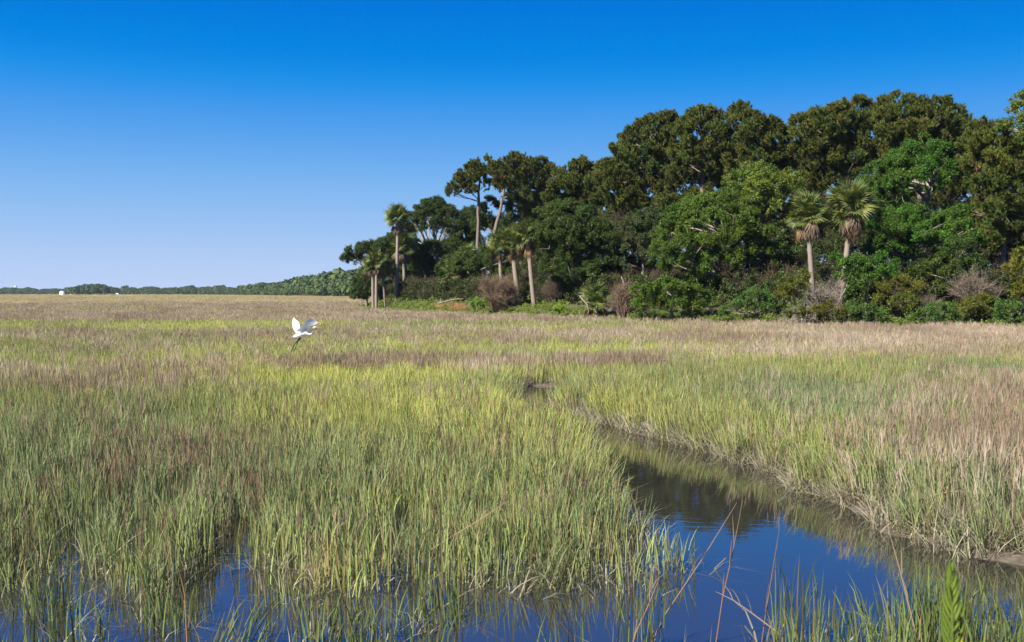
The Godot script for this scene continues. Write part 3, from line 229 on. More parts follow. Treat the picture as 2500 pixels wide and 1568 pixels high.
# a cloudless sky: the same all round, pale at the horizon and deep blue above
func clear_sky() -> ImageTexture:
	var steps := [[-90.0, Color(0.30, 0.30, 0.25)], [-0.2, Color(0.45, 0.47, 0.45)], [0.0, Color(0.745, 0.825, 0.96)], [1.6, Color(0.705, 0.805, 0.957)], [3.9, Color(0.60, 0.76, 0.95)], [6.2, Color(0.485, 0.71, 0.942)], [8.5, Color(0.36, 0.645, 0.932)], [10.2, Color(0.255, 0.60, 0.925)], [11.7, Color(0.11, 0.565, 0.915)], [13.2, Color(0.0, 0.52, 0.90)], [16.5, Color(0.0, 0.455, 0.87)], [30.0, Color(0.0, 0.37, 0.78)], [90.0, Color(0.0, 0.30, 0.68)]]
	var im := Image.create(8, 1024, false, Image.FORMAT_RGBAF)
	for row in 1024:
		var up := 90.0 - (row + 0.5) / 1024.0 * 180.0
		var c: Color = steps[0][1]
		for i in steps.size() - 1:
			if up >= steps[i][0]:
				c = steps[i][1].lerp(steps[i + 1][1], clampf((up - steps[i][0]) / (steps[i + 1][0] - steps[i][0]), 0.0, 1.0))
		c = c.srgb_to_linear()
		for col in 8: im.set_pixel(col, row, c)
	return ImageTexture.create_from_image(im)


func numbered(called: String) -> String:
	var k: int = taken.get(called, 0)
	taken[called] = k + 1
	return called if k == 0 else "%s_%03d" % [called, k]


func tag(o: Node, label: String, category := "", group := "", kind := "") -> void:
	if label: o.set_meta("label", label)
	if category: o.set_meta("category", category)
	if group: o.set_meta("group", group)
	if kind: o.set_meta("kind", kind)


func base(called: String, at: Vector3) -> Node3D:
	var o := Node3D.new()
	o.name = numbered(called)
	o.position = at
	add_child(o)
	return o


func part(called: String, mesh: Mesh, m: Material, parent: Node) -> MeshInstance3D:
	var o := MeshInstance3D.new()
	o.name = called if parent != self else numbered(called)
	o.mesh = mesh
	o.material_override = m
	parent.add_child(o, true)
	return o


func many(called: String, mesh: Mesh, m: Material, where: Array, tint: Array, parent: Node) -> MultiMeshInstance3D:
	var mm := MultiMesh.new()
	mm.transform_format = MultiMesh.TRANSFORM_3D
	mm.use_colors = true
	mm.mesh = mesh
	mm.instance_count = where.size()
	for i in where.size():
		mm.set_instance_transform(i, where[i])
		mm.set_instance_color(i, tint[i])
	var o := MultiMeshInstance3D.new()
	o.name = called
	o.multimesh = mm
	o.material_override = m
	o.set_meta("kind", "stuff")
	parent.add_child(o, true)
	return o


func mesh_of(st: SurfaceTool) -> ArrayMesh:
	return st.commit()


func start() -> SurfaceTool:
	var st := SurfaceTool.new()
	st.begin(Mesh.PRIMITIVE_TRIANGLES)
	return st


func tri(st: SurfaceTool, a: Vector3, b: Vector3, c: Vector3, col := Color.WHITE) -> void:
	var n := (c - a).cross(b - a).normalized()
	for p in [a, b, c]:
		st.set_normal(n)
		st.set_color(col)
		st.add_vertex(p)


func quad(st: SurfaceTool, a: Vector3, b: Vector3, c: Vector3, d: Vector3, col := Color.WHITE) -> void:
	tri(st, a, b, c, col)
	tri(st, a, c, d, col)


# a tapered tube through points, smooth normals, closed ends
func tube(st: SurfaceTool, pts: Array, radii: Array, sides := 6, col := Color.WHITE, flat := 1.0) -> void:
	var rings := []
	var norms := []
	for i in pts.size():
		var dir: Vector3 = (pts[mini(i + 1, pts.size() - 1)] - pts[maxi(i - 1, 0)]).normalized()
		var side := dir.cross(Vector3.UP if absf(dir.y) < 0.9 else Vector3.RIGHT).normalized()
		var up := side.cross(dir).normalized()
		var ring := []
		var nr := []
		for k in sides:
			var a := TAU * k / sides
			var v: Vector3 = side * cos(a) * flat + up * sin(a)
			ring.append(pts[i] + v * float(radii[i]))
			nr.append(v.normalized())
		rings.append(ring)
		norms.append(nr)
	for i in pts.size() - 1:
		for k in sides:
			var l := (k + 1) % sides
			for c in [[i, k], [i + 1, l], [i + 1, k], [i, k], [i, l], [i + 1, l]]:
				st.set_normal(norms[c[0]][c[1]])
				st.set_color(col)
				st.add_vertex(rings[c[0]][c[1]])
	for k in sides:
		var l := (k + 1) % sides
		tri(st, pts[0], rings[0][l], rings[0][k], col)
		tri(st, pts[-1], rings[-1][k], rings[-1][l], col)


func bend(a: Vector3, b: Vector3, wild: float, n := 4) -> Array:
	var mid := a.lerp(b, 0.5) + Vector3(rng.randf_range(-1, 1), rng.randf_range(-0.6, 0.6), rng.randf_range(-1, 1)) * wild
	var pts := []
	for i in n + 1:
		var t := float(i) / n
		var p := a.lerp(mid, t).lerp(mid.lerp(b, t), t)
		if i > 0 and i < n:
			p += Vector3(rng.randf_range(-1, 1), rng.randf_range(-1, 1), rng.randf_range(-1, 1)) * wild * 0.18
		pts.append(p)
	return pts


func taper(a: float, b: float, n: int) -> Array:
	var out := []
	for i in n:
		out.append(lerpf(a, b, float(i) / (n - 1)))
	return out


func any_dir() -> Vector3:
	var y := rng.randf_range(-1, 1)
	var a := rng.randf() * TAU
	var r := sqrt(1 - y * y)
	return Vector3(r * cos(a), y, r * sin(a))


func facing(up: Vector3, spin: float) -> Basis:
	var y := up.normalized()
	var x := y.cross(Vector3.RIGHT if absf(y.x) < 0.8 else Vector3.BACK).normalized()
	var z := x.cross(y)
	return Basis(x, y, z) * Basis(Vector3.UP, spin)


func along(table: Array, at: float, column: int) -> float:
	if at <= table[0][0]: return table[0][column]
	for i in table.size() - 1:
		if at <= table[i + 1][0]:
			var t: float = (at - table[i][0]) / (table[i + 1][0] - table[i][0])
			return lerpf(table[i][column], table[i + 1][column], t)
	return table[-1][column]


# how far a point lies inside open water (negative: in the grass)
func open_water(x: float, d: float) -> float:
	var w := -9.0
	if d > 8.0 and d < 28.2:
		w = minf(x - along(CREEK, d, 1), along(CREEK, d, 2) - x)
		if d > 27.0: w = minf(w, 28.0 - d)
	if d < 9.6:
		var edge := 8.85 + 0.4 * soft.get_noise_2d(x * 6.0, 3.0)
		w = maxf(w, edge - d)
	return w + 0.28 * rough.get_noise_2d(x * 1.3, d * 1.3)


# how far a point lies inside the wooded point
func inland(x: float, d: float) -> float:
	if d < 50.0: return -50.0
	var s := (d - along(SHORE, x, 1)) * 0.78
	s = minf(s, x + 22.9 - maxf(0.0, d - 140.0) * 0.05)
	return s


func ground_y(x: float, d: float) -> float:
	var y := 0.05 + 0.03 * soft.get_noise_2d(x * 4.0, d * 4.0)
	if d < 60.0:
		var w := open_water(x, d)
		if x < 2.2 and d < 17.0:
			y = lerpf(-0.09, y, smoothstep(11.5, 16.5, d + maxf(0.0, x * 0.5)))
			y += 0.05 * rough.get_noise_2d(x, d)
		var bed := lerpf(-0.4, -0.14, smoothstep(9.6, 8.6, d))
		bed = lerpf(bed, -0.05, smoothstep(0.2, 1.2, x) * smoothstep(8.1, 7.3, d))
		y = lerpf(y, bed, smoothstep(-0.12, 0.7, w))
		var near := Vector2(x * 0.6, d).length()
		y = maxf(y, lerpf(1.05, -0.5, smoothstep(1.6, 4.6, near)))
	else:
		var s := inland(x, d)
		if s > 0.0:
			y += 1.5 * smoothstep(0.0, 7.0, s) + 0.15 * rough.get_noise_2d(x * 0.3, d * 0.3)
	return y


func noise_texture(freq: float, dark: Color, light: Color, size := 512, octaves := 4) -> NoiseTexture2D:
	var n := FastNoiseLite.new()
	n.seed = 21
	n.frequency = freq
	n.fractal_octaves = octaves
	var t := NoiseTexture2D.new()
	t.width = size
	t.height = size
	t.seamless = true
	t.noise = n
	var g := Gradient.new()
	g.set_color(0, dark)
	g.set_color(1, light)
	t.color_ramp = g
	return t


func lin(r: float, g: float, b: float) -> Color:
	return Color(r, g, b).linear_to_srgb()


func leafy(called: String, back: Color, rough_ := 0.6, spec := 0.3) -> StandardMaterial3D:
	var m := StandardMaterial3D.new()
	m.resource_name = called
	m.vertex_color_use_as_albedo = true
	m.roughness = rough_
	m.metallic_specular = spec
	m.cull_mode = BaseMaterial3D.CULL_DISABLED
	if back != Color.BLACK:
		m.backlight_enabled = true
		m.backlight = back
	return m


func bark(called: String, dark: Color, light: Color, scale := Vector3(1.2, 0.5, 1.2)) -> StandardMaterial3D:
	var m := StandardMaterial3D.new()
	m.resource_name = called
	m.albedo_texture = noise_texture(0.03, dark, light)
	m.uv1_triplanar = true
	m.uv1_world_triplanar = true
	m.uv1_scale = scale
	m.roughness = 0.95
	m.metallic_specular = 0.2
	return m


func materials() -> void:
	M.grass = leafy("grass", lin(0.62, 0.62, 0.4), 0.55, 0.25)
	M.leaf = leafy("leaf", lin(0.35, 0.4, 0.1), 0.45, 0.35)
	M.needle = leafy("needle", Color.BLACK, 0.6, 0.25)
	M.frond = leafy("frond", lin(0.35, 0.4, 0.1), 0.4, 0.4)
	M.twig = leafy("twig", Color.BLACK, 0.9, 0.2)
	M.oak_bark = bark("oak bark", lin(0.10, 0.085, 0.07), lin(0.34, 0.31, 0.27))
	M.pale_bark = bark("pale oak bark", lin(0.13, 0.118, 0.10), lin(0.38, 0.35, 0.31))
	M.pine_bark = bark("pine bark", lin(0.09, 0.075, 0.065), lin(0.26, 0.225, 0.20))
	M.palm_bark = bark("palm bark", lin(0.11, 0.092, 0.08), lin(0.36, 0.315, 0.28), Vector3(1.1, 3.4, 1.1))
	var mud := bark("mud", lin(0.05, 0.044, 0.036), lin(0.17, 0.15, 0.125), Vector3(0.5, 0.5, 0.5))
	mud.roughness = 0.75
	M.mud = mud
	M.plain = bark("far marsh", lin(0.36, 0.33, 0.12), lin(0.52, 0.40, 0.22), Vector3(0.012, 0.012, 0.004))
	var w := StandardMaterial3D.new()
	w.resource_name = "creek water"
	w.albedo_color = lin(0.20, 0.198, 0.185)
	w.metallic = 0.9
	w.roughness = 0.03
	w.normal_enabled = true
	var n := FastNoiseLite.new()
	n.seed = 3
	n.frequency = 0.012
	n.fractal_octaves = 3
	var t := NoiseTexture2D.new()
	t.width = 1024
	t.height = 1024
	t.seamless = true
	t.as_normal_map = true
	t.bump_strength = 4.0
	t.noise = n
	w.normal_texture = t
	w.normal_scale = 0.05
	w.uv1_triplanar = true
	w.uv1_world_triplanar = true
	w.uv1_scale = Vector3(0.22, 0.5, 0.5)
	M.water = w
	var white := StandardMaterial3D.new()
	white.resource_name = "white feathers"
	white.albedo_color = lin(0.86, 0.86, 0.85)
	white.roughness = 0.8
	white.cull_mode = BaseMaterial3D.CULL_DISABLED
	white.backlight_enabled = true
	white.backlight = lin(0.55, 0.55, 0.55)
	M.white = white
	for c in [["black", lin(0.012, 0.012, 0.012)], ["orange", lin(0.75, 0.30, 0.02)], ["paint", lin(0.8, 0.8, 0.8)], ["roof", lin(0.25, 0.24, 0.24)], ["glass", lin(0.03, 0.04, 0.05)]]:
		var m := StandardMaterial3D.new()
		m.resource_name = c[0]
		m.albedo_color = c[1]
		m.roughness = 0.5
		M[c[0]] = m


# ------------------------------------------------------------------ land and water

func land() -> void:
	var radii := [0.0, 1.2, 2.2, 3.0]
	while radii[-1] < 34.0: radii.append(radii[-1] + 0.2)
	while radii[-1] < 3200.0: radii.append(radii[-1] * (1.03 if radii[-1] < 190.0 else 1.25))
	var turns := []
	var a := -180.0
	while a < 180.0:
		turns.append(a)
		a += 0.5 if absf(a) < 40.0 or a == -40.0 else 5.0
	var st := start()
	st.set_smooth_group(0)
	for r in radii:
		for t in turns:
			var x: float = r * sin(deg_to_rad(t))
			var d: float = r * cos(deg_to_rad(t))
			st.add_vertex(Vector3(x, ground_y(x, d) if r > 0.0 else 1.05, -d))
	var n := turns.size()
	for i in radii.size() - 1:
		for k in n:
			var l := (k + 1) % n
			var p := i * n + k
			var q := i * n + l
			for v in [p, p + n, q + n, p, q + n, q]: st.add_index(v)
	st.generate_normals()
	var g := part("marsh_ground", mesh_of(st), M.mud, self)
	tag(g, "dark wet mud under the marsh grass and along the creek", "ground", "", "structure")

	st = start()
	var span := 60.0
	quad(st, Vector3(-span, 0, -70), Vector3(span, 0, -70), Vector3(span, 0, 20), Vector3(-span, 0, 20))
	var w := part("creek_water", mesh_of(st), M.water, self)
	tag(w, "still blue tidal creek water winding through the marsh", "water", "", "structure")

	# the far marsh, where blades can no longer be told apart: a canopy of grass at blade height
	st = start()
	st.set_smooth_group(0)
	var rows := [215.0, 230.0, 260.0, 300.0, 360.0, 440.0, 560.0, 720.0, 950.0, 1300.0, 1900.0, 3000.0]
	for r in rows:
		for k in 81:
			var t := deg_to_rad(-80.0 + 2.0 * k)
			var x: float = r * sin(t)
			var d: float = r * cos(t)
			st.add_vertex(Vector3(x, (0.15 if r == 215.0 else 0.66) + 0.1 * soft.get_noise_2d(x * 0.2, d * 0.2), -d))
	for i in rows.size() - 1:
		for k in 80:
			var p := i * 81 + k
			for v in [p, p + 81, p + 82, p, p + 82, p + 1]: st.add_index(v)
	st.generate_normals()
	tag(part("marsh_plain", mesh_of(st), M.plain, self), "far tan and green marsh plain reaching the horizon", "marsh", "", "structure")


# ------------------------------------------------------------------ grass

func blade(st: SurfaceTool, at: Vector3, h: float, w: float, lean: Vector3, droop: float, col: Color, turn: float) -> void:
	var side := Vector3(cos(turn), 0, sin(turn)) * w * 0.5
	var p0 := at
	var p1 := at + Vector3(0, h * 0.4, 0) + lean * h * 0.25
	var p2 := at + Vector3(0, h * 0.76, 0) + lean * h * 0.62 - Vector3(0, droop * h * 0.08, 0)
	var p3 := at + Vector3(0, h, 0) + lean * h * (1.0 + droop * 0.5) - Vector3(0, droop * h * 0.35, 0)
	quad(st, p0 - side * 0.8, p1 - side, p1 + side, p0 + side * 0.8, col)
	quad(st, p1 - side, p2 - side * 0.7, p2 + side * 0.7, p1 + side, col)
	tri(st, p2 - side * 0.7, p3, p2 + side * 0.7, col)


func shade(c: Color, v: float, hue: float) -> Color:
	return Color(c.r * v * (1.0 + hue), c.g * v, c.b * v * (1.0 - hue * 0.5))


# kinds: green, dry, litter; colours are relative to the tint of each copy
func clump(kind: String, n: int, spread: float, wide: float) -> ArrayMesh:
	var st := start()
	for i in n:
		var a := rng.randf() * TAU
		var r := spread * sqrt(rng.randf())
		var at := Vector3(cos(a) * r, 0, sin(a) * r)
		var lean := Vector3(rng.randf_range(-1, 1), 0, rng.randf_range(-1, 1))
		var turn := rng.randf() * PI
		if kind == "green":
			var h := rng.randf_range(0.55, 1.0)
			var c := shade(Color.WHITE, rng.randf_range(0.35, 1.6), rng.randf_range(-0.12, 0.2))
			var pick := rng.randf()
			if pick < 0.2: c = Color(1.2, 0.75, 1.0) * rng.randf_range(0.5, 1.0)
			elif pick < 0.2: c = Color(1.5, 1.15, 0.6) * rng.randf_range(0.8, 1.2)
			var up := rng.randf_range(0.1, 0.6) if rng.randf() < 0.6 else 0.0
			blade(st, at + Vector3(0, up * h, 0), h * (1.0 - up), wide * rng.randf_range(0.6, 1.2), lean * (0.08 + up * 0.45), rng.randf_range(0, 0.45) * rng.randf(), c, turn)
		elif kind == "dry":
			var h := rng.randf_range(0.65, 1.12)
			var c := shade(Color.WHITE, rng.randf_range(0.5, 1.35), rng.randf_range(-0.1, 0.12))
			blade(st, at, h, wide * rng.randf_range(0.45, 0.9), lean * 0.13, 0.05, c, turn)
			if rng.randf() < 0.45:
				var top := at + Vector3(0, h * 0.74, 0) + lean * 0.13 * h * 0.7
				for k in 3:
					blade(st, top + Vector3(0, 0.03 * k, 0), h * 0.24, wide * 0.9, lean * 0.15 + Vector3(rng.randf_range(-0.2, 0.2), 0, rng.randf_range(-0.2, 0.2)), 0.0, c * 0.95, rng.randf() * PI)
		else:
			var h := rng.randf_range(0.12, 0.42)
			var c := shade(Color.WHITE, rng.randf_range(0.4, 1.3), rng.randf_range(-0.05, 0.1))
			blade(st, at, h, wide * rng.randf_range(0.6, 1.3), lean * rng.randf_range(0.4, 1.6), rng.randf_range(0, 1.0), c, turn)
	return mesh_of(st)


func hump(x: float, d: float, cx: float, cd: float, rx: float, rd: float) -> float:
	var q := pow((x - cx) / rx, 2.0) + pow((d - cd) / rd, 2.0)
	return exp(-q * 1.4)


# share of dead tan stems, and of fresh yellow-green, where a clump stands
func growth(x: float, d: float) -> Vector2:
	var n1 := soft.get_noise_2d(x * 1.5 + 40.0, d * 1.0)
	var n2 := soft.get_noise_2d(x * 1.2 - 70.0, d * 0.8 + 30.0)
	var n3 := soft.get_noise_2d(x * 0.16, d * 0.35 + 200.0)
	var dry := 0.06 + 0.26 * n1
	var fresh := lerpf(0.1, 0.34, smoothstep(10.0, 15.0, d)) + 0.45 * n2
	dry += 0.7 * hump(x, d, 7.0, 13.0, 2.8, 3.8) + 0.6 * hump(x, d, 11.0, 18.0, 4.0, 6.0)
	dry += 0.9 * hump(x, d, 2.6, 29.8, 3.0, 1.5) + 0.5 * hump(x, d, -4.5, 30.0, 3.5, 2.0)
	dry += 0.22 * hump(x, d, -4.5, 12.5, 2.0, 4.0) + 0.35 * hump(x, d, -9.0, 24.0, 4.0, 6.0)
	fresh += 0.4 * hump(x, d, -1.5, 19.5, 4.0, 4.0) + 1.0 * hump(x, d, -6.0, 27.0, 8.0, 5.0)
	dry -= 0.4 * hump(x, d, -2.0, 18.5, 4.0, 4.0) + 0.5 * hump(x, d, -4.5, 25.0, 5.0, 3.0)
	fresh += 1.0 * hump(x, d, 0.5, 37.0, 5.0, 3.5) + 1.0 * hump(x, d, -20.0, 70.0, 7.0, 9.0)
	fresh -= 0.5 * hump(x, d, -5.0, 11.0, 4.0, 3.5)
	if d > 27.0:
		var far := smoothstep(27.0, 45.0, d)
		var side := smoothstep(-0.1, 0.35, x / d)
		dry += far * (0.24 + 0.14 * side + 0.6 * n3)
		fresh += far * 0.25
		dry -= hump(x, d, 9.5, 28.0, 4.0, 3.5) * 0.5
		dry -= 0.8 * hump(x, d, 0.5, 37.0, 5.0, 3.0) + 0.9 * hump(x, d, -20.0, 70.0, 8.0, 8.0)
		if d > 90.0: dry += 0.2
	if d < 8.2: dry *= 0.25
	return Vector2(clampf(dry, 0.02, 0.95), clampf(fresh, 0.0, 1.0))


func meadow() -> void:
	var kinds := {"green": [], "dry": [], "litter": []}
	var shapes := {"green": [], "dry": [], "litter": []}
	for k in 5:
		shapes.green.append(clump("green", 40, 0.21, 0.0105))
		shapes.dry.append(clump("dry", 30, 0.26, 0.0080))
	for k in 3: shapes.litter.append(clump("litter", 34, 0.28, 0.011))
	for kind in shapes:
		for s in shapes[kind]: kinds[kind].append([[], []])
	# bands of distance: from, to, clumps per square metre, width of a clump
	var bands := [[5.6, 9.6, 15.0, 1.0], [9.6, 20.0, 17.0, 1.0], [20.0, 32.0, 15.0, 1.05], [32.0, 60.0, 9.0, 1.3], [60.0, 110.0, 4.0, 1.9], [110.0, 230.0, 1.2, 3.4], [230.0, 520.0, 0.16, 8.0], [520.0, 1300.0, 0.02, 20.0]]
	for b in bands:
		var wedge := 0.62
		var count := int((b[1] * b[1] - b[0] * b[0]) * wedge * b[2])
		for i in count:
			var d := sqrt(lerpf(b[0] * b[0], b[1] * b[1], rng.randf()))
			var x := d * rng.randf_range(-wedge, wedge)
			var inside := inland(x, d)
			if inside > 0.3: continue
			var w := open_water(x, d)
			var keep := 1.0
			if w > 0.0:
				keep = 0.0
				if d < 8.9 and x < 1.3: keep = 0.13 if x < -0.5 else 0.06
				if d < 8.0 and x > 0.9: keep = maxf(keep, (0.03 + 0.97 * smoothstep(1.3, 3.2, x)) * smoothstep(7.7 + x * 0.08, 6.7, d) * 0.95)
			elif d < 13.0 and x < 1.6: keep = 0.62 + 0.25 * smoothstep(9.0, 12.5, d) + 0.35 * rough.get_noise_2d(x * 0.9, d * 0.9)
			if rng.randf() > keep: continue
			var g := growth(x, d)
			var edge := clampf(1.0 + w / 0.55, 0.0, 1.0) if w < 0.0 else 0.3
			var kind := "dry" if rng.randf() < g.x * (0.9 if w < -0.3 else 0.5) else "green"
			var high := 0.77 + 0.15 * soft.get_noise_2d(x * 3.0, d * 3.0) + rng.randf_range(-0.1, 0.1)
			if kind == "green": high *= lerpf(1.0, 0.86, g.y)
			if w > -0.35 and d < 20.0: high *= 0.88
			if d < 8.1 and x > 0.9: high *= rng.randf_range(0.95, 1.35)
			if d > 230.0: high *= 0.5
			var loose := 0.4 if rng.randf() < 0.06 else 0.06
			var tilt := Vector3(rng.randf_range(-loose, loose), 1, rng.randf_range(-loose, loose))
			if w > -0.8 and w < 0.0 and d > 9.2:
				# clumps on the bank lean out over the water
				var e := 0.25
				var grad := Vector2(open_water(x + e, d) - open_water(x - e, d), open_water(x, d + e) - open_water(x, d - e))
				if grad.length() > 0.01:
					grad = grad.normalized() * rng.randf_range(0.1, 0.45) * (1.0 + w / 0.8) * (0.45 if x < 1.9 and d < 12.0 else 1.0)
					tilt += Vector3(grad.x, 0, -grad.y)
			var y := ground_y(x, d) - 0.02
			if d > 230.0: y = 0.55
			var basis := facing(tilt, rng.randf() * TAU) * Basis.from_scale(Vector3(b[3], high, b[3]))
			var v := rng.randi() % int(shapes[kind].size())
			var c: Color
			if kind == "green":
				c = Color(0.22, 0.285, 0.128).lerp(Color(0.47, 0.545, 0.16), clampf(g.y + rng.randf_range(-0.22, 0.22), 0.0, 1.0))
				c = c.lerp(Color(0.23, 0.31, 0.18), clampf(0.9 * soft.get_noise_2d(x * 2.0 + 300.0, d * 2.0), 0.0, 0.6))
			else:
				c = Color(0.305, 0.235, 0.185).lerp(Color(0.52, 0.445, 0.36), clampf(0.5 + soft.get_noise_2d(x * 2.0, d * 2.0 + 90.0), 0.0, 1.0))
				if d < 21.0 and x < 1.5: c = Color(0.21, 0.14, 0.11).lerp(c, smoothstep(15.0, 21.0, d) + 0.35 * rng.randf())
			if d < 8.1 and kind == "green": c = Color(0.14, 0.20, 0.07)
			c = c * rng.randf_range(0.85, 1.15)
			c.a = 1.0
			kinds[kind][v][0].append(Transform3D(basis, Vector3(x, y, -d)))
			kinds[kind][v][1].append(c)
			# old leaves at the foot of the clump
			for again in (0 if d > 32.0 else (3 if w > -0.6 and d > 9.3 else 1)):
				if rng.randf() > (0.85 if w > -0.6 else 0.35): continue
				var u := rng.randi() % int(shapes.litter.size())
				var old := Color(0.33, 0.315, 0.24) * rng.randf_range(0.7, 1.2)
				old.a = 1.0
				kinds.litter[u][0].append(Transform3D(facing(tilt, rng.randf() * TAU) * Basis.from_scale(Vector3(1.0, rng.randf_range(0.7, 1.2), 1.0)), Vector3(x + rng.randf_range(-0.1, 0.1), y, -d + rng.randf_range(-0.1, 0.1))))
				kinds.litter[u][1].append(old)
	var words := {"green": ["marsh_grass", "green cordgrass covering the marsh on both sides of the creek", "grass"], "dry": ["dry_marsh_grass", "tan and pinkish dead grass stems standing among the green marsh grass", "grass"], "litter": ["old_grass_leaves", "grey-brown old leaves at the foot of the marsh grass by the water", "grass"]}
	for kind in shapes:
		var root := base(words[kind][0], Vector3.ZERO)
		tag(root, words[kind][1], words[kind][2], "", "stuff")
		for v in shapes[kind].size():
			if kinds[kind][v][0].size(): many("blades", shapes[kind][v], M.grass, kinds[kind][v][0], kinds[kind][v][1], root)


# ------------------------------------------------------------------ trees

# a spray of leaves about one unit across, facing +y
func leaf_spray(n: int, size: float) -> ArrayMesh:
	var st := start()
	for i in n:
		var p := any_dir() * pow(rng.randf(), 0.5) * 0.55
		var nrm := (any_dir() * 0.9 + Vector3(0, 0.9, 0)).normalized()
		var b := facing(nrm, rng.randf() * TAU)
		var l := size * rng.randf_range(0.7, 1.25)
		var w := l * 0.34
		var c := shade(Color.WHITE, rng.randf_range(0.55, 1.5), rng.randf_range(-0.1, 0.25))
		var a := p - b.x * l * 0.5
		var z := p + b.x * l * 0.5 - b.y * l * 0.12
		tri(st, a, p + b.z * w + b.y * w * 0.3, z, c)
		tri(st, a, z, p - b.z * w + b.y * w * 0.3, c)
	return mesh_of(st)


# a brush of needles round a short upright twig
func needle_brush(n: int) -> ArrayMesh:
	var st := start()
	for i in n:
		var h := rng.randf_range(-0.3, 0.35)
		var a := rng.randf() * TAU
		var out := Vector3(cos(a), rng.randf_range(0.5, 1.7), sin(a)).normalized()
		var p := Vector3(0, h, 0) + out * 0.03
		var side := out.cross(any_dir()).normalized() * 0.045
		var c := shade(Color.WHITE, rng.randf_range(0.65, 1.3), rng.randf_range(-0.1, 0.2))
		tri(st, p - side, p + out * rng.randf_range(0.3, 0.5), p + side, c)
	quad(st, Vector3(-0.025, -0.5, 0), Vector3(-0.02, 0.3, 0), Vector3(0.02, 0.3, 0), Vector3(0.025, -0.5, 0), Color(1.2, 1.0, 0.9))
	return mesh_of(st)


const LOOKS := {
	# sunlit colour, its variation, size of a spray, sprays per lobe
	"oak": [Color(0.040, 0.076, 0.014), 0.48, 19.0],
	"oak_grey": [Color(0.052, 0.08, 0.026), 0.45, 17.0],
	"oak_bright": [Color(0.064, 0.122, 0.014), 0.46, 18.0],
	"leaf": [Color(0.092, 0.150, 0.02), 0.50, 14.0],
	"leaf_deep": [Color(0.048, 0.122, 0.013), 0.46, 18.0],
	"shrub_bright": [Color(0.058, 0.125, 0.025), 0.34, 12.0],
	"shrub_lime": [Color(0.14, 0.26, 0.03), 0.34, 12.0],
	"olive": [Color(0.08, 0.10, 0.013), 0.36, 14.0],
	"pine": [Color(0.074, 0.104, 0.024), 0.66, 34.0],
	"pine_young": [Color(0.11, 0.135, 0.022), 0.5, 26.0],
}


func wood() -> void:
	sprigs.leaf = [leaf_spray(52, 0.22), leaf_spray(56, 0.20), leaf_spray(46, 0.25)]
	sprigs.pine = [needle_brush(46), needle_brush(52)]
	for t in TREES: tree(t)


